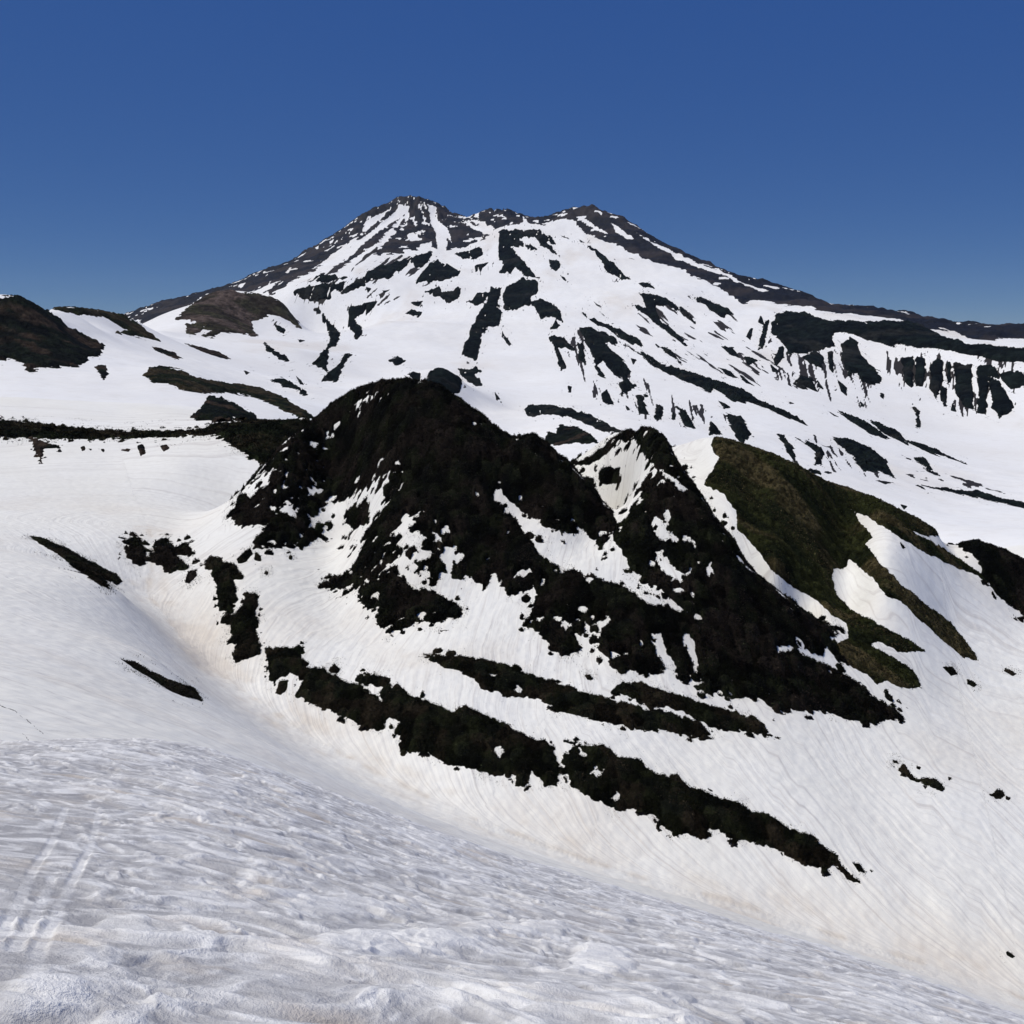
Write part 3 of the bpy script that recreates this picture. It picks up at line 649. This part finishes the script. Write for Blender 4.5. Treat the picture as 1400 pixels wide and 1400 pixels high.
big = fbm(qx * .8, qy * 1.2, 1.5, 3, 107)
led = fbm(qx * .75, qy * 1.2, .7, 4, 111, .6)
led2 = fbm(qx * .9, qy * 1.1, .17, 3, 113, .6)
step_ = sstep(-.08, .10, led)                         # little ledges where a crust has melted back
c1, idn = cells(qx, qy * 1.4, .30, 5)
c2, _ = cells(qx + 3, qy * 1.4, .10, 8)
c3, _ = cells(qx - 5, qy * 1.3, .17, 15)
det = .05 * big + .020 * step_ * (.5 + .5 * mid) + .012 * np.minimum(c1, .8) ** 2 * (.35 + .65 * mid) + .008 * np.clip(led2, -.3, 1) * mid + .012 * np.minimum(c3, .8) ** 2 * mid + .008 * np.minimum(c2, .8) ** 2 * near
ridge_ = 1 - np.abs(fbm(qx * .35 + 4, qy * 1.5, .8, 3, 117, .55)) * 2.2           # low wind-laid ripples lying across the slope
det = det + .030 * np.clip(ridge_, -.2, 1)
GZ[s_] += cup * (det - .03) - .004 * track * fade
CLEAN_SHADE = np.zeros(RR.shape)  # cleaner white ledges, and hollows painted darker for the shade in them
CLEAN_SHADE[s_] = np.clip(.10 + .45 * sstep(-.05, .35, led) * sstep(-.5, .3, led2) + .55 * sstep(.1, .5, led2) + .3 * sstep(.3, .65, c3) * mid + .3 * sstep(.1, .6, big) + .25 * sstep(.5, .95, ridge_) - .25 * smooth_l + .34 * track, 0, 1) * fade + .6 * (1 - fade)
for px, py, sx, sy, k in [(470, 1240, 95, 14, .6), (820, 1318, 46, 18, 1), (545, 1292, 120, 15, .8), (700, 1272, 80, 9, .6), (60, 1352, 70, 22, .6), (165, 1268, 36, 12, .6), (250, 1362, 70, 12, .5), (330, 1222, 70, 12, .4),
                          (640, 1368, 140, 12, .6), (960, 1370, 90, 12, .5), (420, 1180, 80, 8, .4), (230, 1175, 50, 8, .4), (840, 1388, 120, 9, .4)]:
    q = ((PX0[s_] - px - 14 * fbm(gx, gy, .25, 2, 161)) / sx) ** 2 + ((PY0[s_] - py - 7 * fbm(gx, gy, .2, 3, 163)) / sy) ** 2
    lump = sstep(1.5, .35, q) * fade
    CLEAN_SHADE[s_] = np.clip(CLEAN_SHADE[s_] * (1 - .5 * lump) + k * .9 * lump, 0, 1)
    GZ[s_] += .035 * k * lump * np.clip(rr_ / 5, .6, 1.3)
TRACK = np.zeros(RR.shape); TRACK[s_] = track
CUP = np.zeros(RR.shape); CUP[s_] = np.clip(.5 + .9 * led, 0, 1)
stain = sstep(.15, .75, fbm(gx * .8, gy * 1.6, .8, 4, 121, .6)) * sstep(.25, -.25, led - .1 * big)
DIRT_SHADE[s_] = np.maximum(DIRT_SHADE[s_], 1.0 * stain * (1 - track) * fade)
for px, py, sx, sy, k in [(340, 1225, 30, 14, .9), (400, 1300, 40, 18, .8), (90, 1290, 60, 14, .7), (500, 1330, 80, 16, .5), (110, 1090, 40, 10, .5), (40, 1185, 60, 8, .6), (800, 1265, 60, 12, .4), (640, 1105, 90, 12, .0)]:
    q = ((PX0[s_] - px) / sx) ** 2 + ((PY0[s_] - py) / sy) ** 2
    DIRT_SHADE[s_] += k * np.exp(-q) * np.clip(.5 + fbm(gx, gy, .35, 3, 131), 0, 1.2) * fade
s_ = rows(600, 6000)
DIRT_SHADE[s_] += .5 * sstep(.15, .7, fbm(GX[s_], GY[s_] * .3, 190, 4, 141, .6)) * sstep(600, 1100, RR[s_])  # beige streaks painted on the far snow for its soft relief shading
# a crack opening in the snow at the left edge
s_ = rows(40, 110)
for ln_ in ([(-5, 962), (20, 972), (44, 990), (60, 1004), (80, 1016)], [(30, 1002), (40, 1012)]):
    bd = np.full(RR[s_].shape, 99.)
    for (x0, y0), (x1, y1) in zip(ln_[:-1], ln_[1:]):
        ex, ey = x1 - x0, y1 - y0
        t = np.clip(((PX0[s_] - x0) * ex + (PY0[s_] - y0) * ey) / (ex * ex + ey * ey), 0, 1)
        bd = np.minimum(bd, np.hypot(PX0[s_] - x0 - t * ex, PY0[s_] - y0 - t * ey))
    cr = (1 - sstep(.3, 1.3, bd)) * sstep(-.5, .1, fbm(GX[s_], GY[s_], 2.5, 2, 151))
    BARE[s_] = np.maximum(BARE[s_], .60 * cr)
s_ = rows(90, 330)
thread = np.exp(-(GULD[s_] / .9) ** 2) + .5 * np.exp(-((GULD[s_] - 3.2) / 1.3) ** 2)
DIRT_SHADE[s_] += .75 * thread * sstep(-.25, .35, fbm(GX[s_], GY[s_], 7, 3, 171))
DIRT_SHADE[s_] += .30 * sstep(.0, .6, fbm(GX[s_], GY[s_], 38, 4, 173))
DIRT_SHADE = np.clip(DIRT_SHADE, 0, 1.3)
s_ = rows(700, 4600)
for poly, dx, th in RUNS:
    inside = sdist(PX0[s_], PY0[s_], poly)
    m = inside > 0
    L_ = math.hypot(dx, 1)
    u = (PX0[s_][m] - dx * PY0[s_][m]) / L_; v = (PY0[s_][m] + dx * PX0[s_][m]) / L_
    run = fbm(u, v * .16, 7.0, 3, 181, .6) + .35 * fbm(u, v, 40, 2, 183)
    b_ = BARE[s_]
    b_[m] = np.maximum(b_[m], np.clip(.5 + (run - th - .25 * np.exp(-inside[m] / 8)) * 4, 0, 1))

# ------------------------------------------------------------------ materials
def mat(name):
    m = bpy.data.materials.new(name); m.use_nodes = True
    t = m.node_tree
    return m, t, t.nodes['Principled BSDF'], t.links.new
def node(t, kind, **kw):
    n = t.nodes.new(kind)
    for k, v in kw.items(): setattr(n, k, v)
    return n
def mixc(t, ln_, fac, a, b, blend='MIX'):
    n = node(t, 'ShaderNodeMix', data_type='RGBA', blend_type=blend)
    for sock, v in ((0, fac), (6, a), (7, b)):
        if isinstance(v, (int, float)): n.inputs[sock].default_value = v
        elif isinstance(v, tuple): n.inputs[sock].default_value = (*v, 1)
        else: ln_(v, n.inputs[sock])
    return n.outputs[2]
def math_(t, ln_, op, a, b=0.0, clamp=False):
    n = node(t, 'ShaderNodeMath', operation=op, use_clamp=clamp)
    for i, v in enumerate((a, b)):
        if isinstance(v, (int, float)): n.inputs[i].default_value = v
        else: ln_(v, n.inputs[i])
    return n.outputs[0]
def ramp(t, ln_, fac, stops):
    n = node(t, 'ShaderNodeValToRGB'); e = n.color_ramp.elements
    while len(e) < len(stops): e.new(.5)
    for k, (p, c) in zip(e, stops): k.position = p; k.color = (*c, 1)
    ln_(fac, n.inputs[0]); return n.outputs[0]
def noise(t, ln_, vec, scale, detail=4, rough=.55):
    n = node(t, 'ShaderNodeTexNoise'); n.inputs['Scale'].default_value = scale
    n.inputs['Detail'].default_value = detail; n.inputs['Roughness'].default_value = rough
    if vec is not None: ln_(vec, n.inputs['Vector'])
    return n.outputs[0]
def attr(t, name):
    return node(t, 'ShaderNodeAttribute', attribute_name=name)

def snow_material(name, flow=False, fine=1.0, grit=False):
    m, t, b, L = mat(name)
    geo = node(t, 'ShaderNodeNewGeometry').outputs['Position']
    dirt_shade = attr(t, 'dirt_shade').outputs['Fac']; bare = attr(t, 'bare').outputs['Fac']
    n1 = noise(t, L, geo, .02 * fine, 5, .6)
    n2 = noise(t, L, geo, .35 * fine, 4, .65)
    c = ramp(t, L, n1, [(.3, (.80, .785, .73)), (.7, (.86, .855, .825))] if flow else [(.3, (.80, .79, .775)), (.7, (.86, .865, .87))])
    c = mixc(t, L, math_(t, L, 'MULTIPLY', ramp_v(t, L, n2, .45, .75), .35), c, (.70, .675, .64))
    bump_h = n2
    if grit:
        cl = attr(t, 'clean_shade').outputs['Fac']
        mg = node(t, 'ShaderNodeMapping'); mg.inputs['Scale'].default_value = (7, 10, 10); L(geo, mg.inputs['Vector'])
        g1 = noise(t, L, mg.outputs[0], 1.0, 6, .72)
        g2 = noise(t, L, geo, 75, 3, .8)
        bump_h = math_(t, L, 'ADD', math_(t, L, 'ADD', g1, math_(t, L, 'MULTIPLY', n2, .6)), math_(t, L, 'MULTIPLY', g2, .35))
        g1 = math_(t, L, 'ADD', math_(t, L, 'MULTIPLY', g1, .8), math_(t, L, 'MULTIPLY', g2, .2))
        c = mixc(t, L, math_(t, L, 'ADD', cl, math_(t, L, 'MULTIPLY', math_(t, L, 'SUBTRACT', g1, .5), 1.9), True), (.43, .425, .435), (.89, .885, .88))
    if flow:
        fl = attr(t, 'flow').outputs['Vector']
        mp = node(t, 'ShaderNodeMapping'); mp.inputs['Scale'].default_value = (1.15, .035, 1)
        L(fl, mp.inputs['Vector'])
        w1 = noise(t, L, mp.outputs[0], 1.0, 5, .7)
        line = ramp_v(t, L, w1, .50, .68)
        c = mixc(t, L, math_(t, L, 'MULTIPLY', line, .7), c, (.60, .57, .54))
        line2 = ramp_v(t, L, w1, .40, .30)
        c = mixc(t, L, math_(t, L, 'MULTIPLY', line2, .5), c, (.90, .90, .88))
        bump_h = w1
    dn = math_(t, L, 'MULTIPLY', dirt_shade, math_(t, L, 'ADD', .45, n2), True)
    tint = mixc(t, L, n1, (.60, .51, .43), (.63, .56, .46))
    c = mixc(t, L, math_(t, L, 'MULTIPLY', dn, .62, True), c, tint)
    # bare ground: edges broken by the stones and stems in it
    n3 = noise(t, L, geo, .9 * fine, 5, .7)
    edge = ramp_v(t, L, math_(t, L, 'ADD', bare, math_(t, L, 'MULTIPLY', math_(t, L, 'SUBTRACT', n3, .5), .55)), .46, .54)
    soil = mixc(t, L, n3, (.012, .011, .010), (.034, .027, .021))
    soil = mixc(t, L, attr(t, 'soil').outputs['Fac'], soil, mixc(t, L, attr(t, 'rocktone').outputs['Fac'], (.005, .006, .010), (.027, .022, .022)))
    c = mixc(t, L, edge, c, soil)
    L(c, b.inputs['Base Color'])
    b.inputs['Roughness'].default_value = .75
    b.inputs['Specular IOR Level'].default_value = .2
    bp = node(t, 'ShaderNodeBump'); bp.inputs['Strength'].default_value = .8 if grit else .5
    bp.inputs['Distance'].default_value = .03 if grit else .25 if flow else .12 / fine
    L(bump_h, bp.inputs['Height']); L(bp.outputs[0], b.inputs['Normal'])
    return m
def ramp_v(t, L, v, a, b):
    n = node(t, 'ShaderNodeMapRange', interpolation_type='SMOOTHSTEP')
    n.inputs['From Min'].default_value = min(a, b); n.inputs['From Max'].default_value = max(a, b)
    if a > b: n.inputs['To Min'].default_value = 1; n.inputs['To Max'].default_value = 0
    L(v, n.inputs['Value']); return n.outputs[0]
M_NEAR = snow_material('coarse_melt_snow', fine=12.0, grit=True)
M_VAL = snow_material('runnelled_snow', flow=True)
M_FAR = snow_material('mountain_snow_and_rock', fine=.25)

def veg_material(name, bumpy=0):
    m, t, b, L = mat(name)
    col = attr(t, 'tone').outputs['Color']
    geo = node(t, 'ShaderNodeNewGeometry').outputs['Position']
    n2 = noise(t, L, geo, 1.4 if not bumpy else .12, 4, .7)
    c = mixc(t, L, 1.0, col, ramp(t, L, n2, [(.3, (.55, .55, .55)), (.72, (1.35, 1.35, 1.35))]), 'MULTIPLY')
    L(c, b.inputs['Base Color'])
    b.inputs['Roughness'].default_value = .85
    b.inputs['Specular IOR Level'].default_value = .03
    bp = node(t, 'ShaderNodeBump'); bp.inputs['Strength'].default_value = .9
    bp.inputs['Distance'].default_value = 4.0 if bumpy else .5
    L(n2, bp.inputs['Height']); L(bp.outputs[0], b.inputs['Normal'])
    return m
M_SCRUB = veg_material('scrub_floor'); M_LEAF = veg_material('scrub_leaves'); M_TWIG = veg_material('bare_undergrowth'); M_FARV = veg_material('distant_scrub', 1)
# three base colours each: deep, green, brown
PAL = {'knoll': ((.004, .0045, .004), (.012, .014, .007), (.016, .0125, .010)), 'strip': ((.006, .007, .005), (.013, .015, .007), (.019, .015, .010)),
       'grass': ((.011, .014, .006), (.026, .029, .010), (.066, .053, .026)), 'hill': ((.004, .005, .0045), (.008, .011, .007), (.032, .023, .017)),
       'moor': ((.007, .009, .005), (.014, .018, .008), (.030, .024, .014)), 'heath': ((.032, .026, .021), (.040, .038, .024), (.080, .061, .053)), 'far': ((.004, .006, .007), (.008, .012, .011), (.016, .017, .016))}

# ------------------------------------------------------------------ patches on the grid
def link(name, me, m, parent=None):
    o = bpy.data.objects.new(name, me); COL.objects.link(o)
    if m: me.materials.append(m)
    if parent: o.parent = parent
    return o
def mesh(name, V, Q, smooth=True, cols=None, fl=None, uv=None):
    me = bpy.data.meshes.new(name)
    me.vertices.add(len(V)); me.vertices.foreach_set('co', np.ascontiguousarray(V, np.float32).ravel())
    k = Q.shape[1]
    me.loops.add(len(Q) * k); me.loops.foreach_set('vertex_index', np.ascontiguousarray(Q, np.int32).ravel())
    me.polygons.add(len(Q)); me.polygons.foreach_set('loop_start', np.arange(0, len(Q) * k, k, dtype=np.int32))
    me.polygons.foreach_set('use_smooth', np.full(len(Q), smooth))
    if cols is not None:
        a = me.attributes.new('tone', 'FLOAT_COLOR', 'POINT')
        a.data.foreach_set('color', np.ascontiguousarray(np.c_[cols, np.ones(len(cols))], np.float32).ravel())
    for nm, arr in (fl or {}).items():
        a = me.attributes.new(nm, 'FLOAT', 'POINT'); a.data.foreach_set('value', np.ascontiguousarray(arr, np.float32))
    if uv is not None:
        a = me.attributes.new('flow', 'FLOAT_VECTOR', 'POINT')
        a.data.foreach_set('vector', np.ascontiguousarray(np.c_[uv, np.zeros(len(uv))], np.float32).ravel())
    me.update(calc_edges=True)
    return me
def tones(pal, x, y, sc, brown, seed, rnd=None):
    d, g, b = (np.array(c) for c in PAL[pal])
    if pal == 'grass': x, y = (x * .87 - y * .5) * .30, (x * .5 + y * .87)      # combed downhill
    f1 = sstep(-.35, .45, fbm(x, y, sc, 3, seed))[:, None]
    f2 = sstep(.55 - brown * 1.1, .85 - brown * .9, fbm(x, y, sc * 1.7, 4, seed + 40) + .35)[:, None]
    c = d + (g - d) * f1
    c = c + (b - c) * f2
    return c * (rnd[:, None] if rnd is not None else 1)
built = []
for pi, p in enumerate(PATCH):
    lo, hi = p['rr']
    s_ = rows(lo, hi)
    xs, ys, sc = PX0[s_], PY0[s_], SCALE[s_]
    bb = p['poly']; mn = bb.min(0) - 8; mx = bb.max(0) + 8
    hpx = p['h'] / sc
    vy = ys - .45 * hpx
    m = (xs > mn[0]) & (xs < mx[0]) & (vy > mn[1]) & (vy < mx[1])
    jj = np.where(m.any(0))[0]; ii = np.where(m.any(1))[0]
    if len(jj) == 0:
        print('patch not placed', p['label']); continue
    S = (slice(s_.start + ii[0], s_.start + ii[-1] + 1), slice(jj[0], jj[-1] + 1))
    m = m[ii[0]:ii[-1] + 1, jj[0]:jj[-1] + 1]
    X, Y, Z, sc = GX[S], GY[S], GZ[S], SCALE[S]
    hpx = p['h'] / sc
    sd = np.full(X.shape, -20.0)
    xm, ym = PX0[S][m], (PY0[S] - .45 * hpx)[m]
    d = sdist(xm, ym, p['poly'])
    for q in p['holes']:
        d = np.minimum(d, -sdist(xm, ym, q) - 2.2 * fbm(X[m], Y[m], float(np.median(sc[m])) * 6, 3, 90 + pi, .7))
    for q in p['isles']:
        d = np.maximum(d, sdist(xm, ym, q))
    mpp = float(np.median(sc[m]))
    nz = 1.3 * fbm(X[m], Y[m], mpp * 22, 3, 200 + pi, .6) + 1.0 * fbm(X[m], Y[m], mpp * 7, 3, 300 + pi, .75)
    small = min(1.0, (np.ptp(bb[:, 0]) + np.ptp(bb[:, 1])) / 60)
    if p['pal'] == 'far':              # melt edges run down the slope
        nz = .25 * nz + 1.0 * fbm(X[m], Y[m] * .16, mpp * 9, 4, 600 + pi, .7) + 1.5 * fbm(X[m], Y[m] * .03, mpp * 7, 3, 620 + pi, .7)
        d = np.where((fbm(X[m], Y[m] * .06, mpp * 6, 3, 650 + pi, .7) > .55) & (d < 9), np.minimum(d, -1.0), d)
    d = d + p['mot'] * nz * (.35 + .65 * small) * np.clip(1.25 - d / 22, .25, 1)
    if lo < 370 and p['pal'] != 'grass':   # single shrubs bulge the edge, stand off it or leave a white gap
        for cs, th in (((2.3, .90), (1.25, .93)) if p['mot'] > 1.3 else ()):
            k1, kid = cells(X[m], Y[m], cs, 70 + pi)
            blob = (.46 - k1) * cs / mpp
            d = d + 3.0 * small * (.42 - k1) * np.clip(1 - np.abs(d) / 10, 0, 1)
            d = np.where((kid > th) & (d > (-12 if p['pal'] == 'knoll' else -6)) & (d < 2), np.maximum(d, np.minimum(blob, 4)), d)
            if p['pal'] == 'knoll':
                d = np.where((kid < np.where((p['mot'] >= 4) & (ym > 610) & (xm < 620), .11, .05)) & (d < (22 if p['mot'] >= 4 else 14)) & (d > -2), np.minimum(d, -np.minimum(blob, 3)), d)
    sd[m] = np.clip(d, -20, 40)
    if not (sd > 0).any():
        print('patch empty', p['label']); continue
    far = lo >= 370 or p['pal'] in ('far', 'hill', 'heath')
    near_veg = not far
    BARE[S] = np.maximum(BARE[S], np.clip(.5 + sd / 2.2, 0, 1))
    if p['pal'] == 'far':              # loose stones and stems in the thin snow round the patch
        spk = (fbm(X, Y * .06, mpp * 3.4, 3, 660 + pi, .7) > .50) & (sd > -9) & (sd < 0)
        BARE[S] = np.maximum(BARE[S], np.where(spk, .58, 0))
    # canopy sheet: dives under the snow outside the outline, bulges into bush-sized humps inside
    if near_veg:
        bs_ = 2.5 if p['pal'] != 'grass' else 1.1
        c1, idr = cells(X, Y, bs_, pi); c2, _ = cells(X, Y, bs_ * .45, pi + 3)
        hump = np.clip(1 - c1 * 1.15, -.2, 1) * (.55 + .6 * idr) + .3 * (1 - c2)
    else:
        c1, idr = cells(X, Y, 6 * mpp, pi)
        hump = .55 * np.clip(1 - c1, 0, 1) * (.5 + idr) + .35 + .4 * fbm(X, Y, 10 * mpp, 3, pi)
    rise = np.clip(sd * mpp / max(.9 * p['h'], .01), -.8, 1)
    H = np.where(sd > 0, rise * p['h'] * np.clip(.25 + hump, .12, 1.4), np.clip(sd * mpp * .8, -1.5 * p['h'], 0))
    keepv = sd > -3.2
    kq = keepv[:-1, :-1] & keepv[1:, :-1] & keepv[:-1, 1:] & keepv[1:, 1:] & ((sd[:-1, :-1] > -1.5) | (sd[1:, :-1] > -1.5) | (sd[:-1, 1:] > -1.5) | (sd[1:, 1:] > -1.5))
    qi, qj = np.where(kq)
    if len(qi) < 2:
        print('patch too small', p['label']); continue
    w_ = X.shape[1]
    Q = np.stack([qi * w_ + qj, qi * w_ + qj + 1, (qi + 1) * w_ + qj + 1, (qi + 1) * w_ + qj], 1)
    used, inv = np.unique(Q, return_inverse=True); Q = inv.reshape(-1, 4)
    zf = (Z + H).ravel()[used]; xf = X.ravel()[used]; yf = Y.ravel()[used]
    org = np.array([np.median(xf), np.median(yf), np.median(Z.ravel()[used])])
    V = np.stack([xf, yf, zf], 1) - org
    rn = (.35 + 1.3 * idr if near_veg else .45 + 1.1 * idr).ravel()[used]
    C = tones(p['pal'], xf, yf, mpp * 34, p['brown'], 400 + pi % 7, rn)
    o = link(p['name'], mesh(p['name'], V, Q, True, C * (.8 if near_veg else 1)), M_SCRUB if near_veg else M_FARV)
    o.location = org
    o['label'] = p['label']; o['category'] = p['cat']; o['kind'] = 'thing'
    if p['group']: o['group'] = p['group']
    built.append(o)
    if not near_veg: continue
    # leaves and bare twigs scattered through the canopy
    P = V[Q]; cen = P.mean(1)
    A = np.linalg.norm(np.cross(P[:, 2] - P[:, 0], P[:, 3] - P[:, 1]), axis=1) * .5
    sdq = sd[qi, qj]
    rq = np.hypot(cen[:, 0] + org[0], cen[:, 1] + org[1])
    A = np.where(sdq > -.6, A, 0)
    grass = p['pal'] == 'grass'
    for part, dens, msh in (('foliage', 11.0 * p['fol'], M_LEAF), ('bare_undergrowth', 5.0 * p['fol'] * (.4 + p['brown'] * 1.6), M_TWIG)):
        lam = A * dens * np.clip(200 / rq, .5, 1.4)
        cnt = rng.poisson(lam)
        idx = np.repeat(np.arange(len(cen)), cnt)
        k = len(idx)
        if k < 4: continue
        fringe = None
        if part == 'bare_undergrowth' and not grass:      # thin stems standing out of the snow round the edge
            fr = (sd > -15) & (sd < .5)
            fi, fj = np.where(fr[:-1, :-1])
            dense = sstep(.05, .6, fbm(X[fi, fj], Y[fi, fj], mpp * 45, 3, 700 + pi)) * np.exp(sd[fi, fj] / 6.0)
            pick = np.where(rng.random(len(fi)) < dense * 1.6 * (.4 + p['brown'] * 1.4))[0]
            fringe = np.stack([X[fi[pick], fj[pick]], Y[fi[pick], fj[pick]], Z[fi[pick], fj[pick]]], 1) - org
            fringe += rng.normal(size=fringe.shape) * (mpp * .5, mpp * .5, .02)
        a_, b_ = rng.random(k)[:, None], rng.random(k)[:, None]
        pt = (P[idx, 0] * (1 - a_) + P[idx, 1] * a_) * (1 - b_) + (P[idx, 3] * (1 - a_) + P[idx, 2] * a_) * b_
        hv = (.35 * p['h'] * rng.random(k) ** 1.5)[:, None]
        pt = pt + np.c_[np.zeros((k, 2)), hv[:, 0]]
        if fringe is not None:
            pt = np.vstack([pt, fringe]); k = len(pt)
        sz = mpp * (1.1 + 1.5 * rng.random(k))[:, None]
        if part == 'foliage':
            n1 = rng.normal(size=(k, 3)); n1[:, 2] *= .5
            n2 = rng.normal(size=(k, 3)); n2[:, 2] += .3
            if grass: n1 *= .7; sz = sz * .8
        else:
            n1 = rng.normal(size=(k, 3)) * .5; n1[:, 2] = 1.0
            n2 = rng.normal(size=(k, 3)) * .12; sz = sz * 1.2
        n1 /= np.linalg.norm(n1, axis=1)[:, None]
        e2 = n2 - n1 * (n1 * n2).sum(1)[:, None]
        e2 = e2 / (np.linalg.norm(e2, axis=1)[:, None] + 1e-6) * (.62 if part == 'foliage' else .24)
        n1, e2 = n1 * sz, e2 * sz
        LV = np.stack([pt - n1 * .5, pt + e2 * .5, pt + n1 * .6, pt - e2 * .5], 1).reshape(-1, 3)
        LQ = np.arange(k * 4).reshape(-1, 4)
        rnd = (.5 + .8 * rng.random(k)) * np.where(rng.random(k) < .05, 3.2, 1) * (1.0 if part == 'foliage' else 1.1)
        if not grass:                   # every shrub its own shade
            rnd = rnd * (.4 + 1.5 * cells(pt[:, 0] + org[0], pt[:, 1] + org[1], bs_, pi)[1] ** 1.6)
        LC = tones(p['pal'], pt[:, 0] + org[0], pt[:, 1] + org[1], mpp * 30, p['brown'] if part == 'foliage' else p['brown'] * .7 + .25, 500 + pi % 5, rnd)
        link(part, mesh(part, LV, LQ, False, np.repeat(LC, 4, 0)), msh, o)

# ------------------------------------------------------------------ the ground itself, cut into near bank, valley and mountain
BARE = np.maximum(BARE, ROCKM); SOIL = ROCKM
r1, r2 = int(np.searchsorted(ROWS, 36)), int(np.searchsorted(ROWS, 560))
for name, a, b, m in (('snow_bank', 0, r1, M_NEAR), ('snow_valley', r1, r2, M_VAL), ('mountain', r2, NR - 1, M_FAR)):
    S = slice(a, b + 1)
    k = b + 1 - a
    V = np.stack([GX[S], GY[S], GZ[S]], -1).reshape(-1, 3)
    i, j = np.meshgrid(np.arange(k - 1), np.arange(NC - 1), indexing='ij')
    q = (i * NC + j).ravel()
    Q = np.stack([q, q + 1, q + NC + 1, q + NC], 1)
    o = link(name, mesh(name, V, Q, True, None, {'dirt_shade': DIRT_SHADE[S].ravel(), 'bare': BARE[S].ravel(), 'soil': SOIL[S].ravel(), 'clean_shade': CLEAN_SHADE[S].ravel(), 'rocktone': DARKR[S].ravel()}, FLOW[S].reshape(-1, 2) if name == 'snow_valley' else None), m)
    o['kind'] = 'structure'
print('patches', len(built), 'faces', sum(len(o.data.polygons) for o in bpy.data.objects if o.type == 'MESH'))

# ------------------------------------------------------------------ thin summer air between here and the volcano
m = bpy.data.materials.new('thin_haze'); m.use_nodes = True
t = m.node_tree; t.nodes.remove(t.nodes['Principled BSDF'])
v = t.nodes.new('ShaderNodeVolumePrincipled')
v.inputs['Color'].default_value = (.62, .76, 1.0, 1)
v.inputs['Density'].default_value = HAZE
v.inputs['Anisotropy'].default_value = 0.0
t.links.new(v.outputs[0], t.nodes['Material Output'].inputs['Volume'])
zb, zt = float(GZ.min()) - 1, float(GZ.max()) + 40
HV = np.array([(x, y, z) for z in (zb, zt) for x, y in ((-14000, -200), (14000, -200), (14000, 14500), (-14000, 14500))], float)
HQ = np.array([(0, 3, 2, 1), (4, 5, 6, 7), (0, 1, 5, 4), (1, 2, 6, 5), (2, 3, 7, 6), (3, 0, 4, 7)])
o = link('haze', mesh('haze', HV, HQ, False), m); o['kind'] = 'stuff'
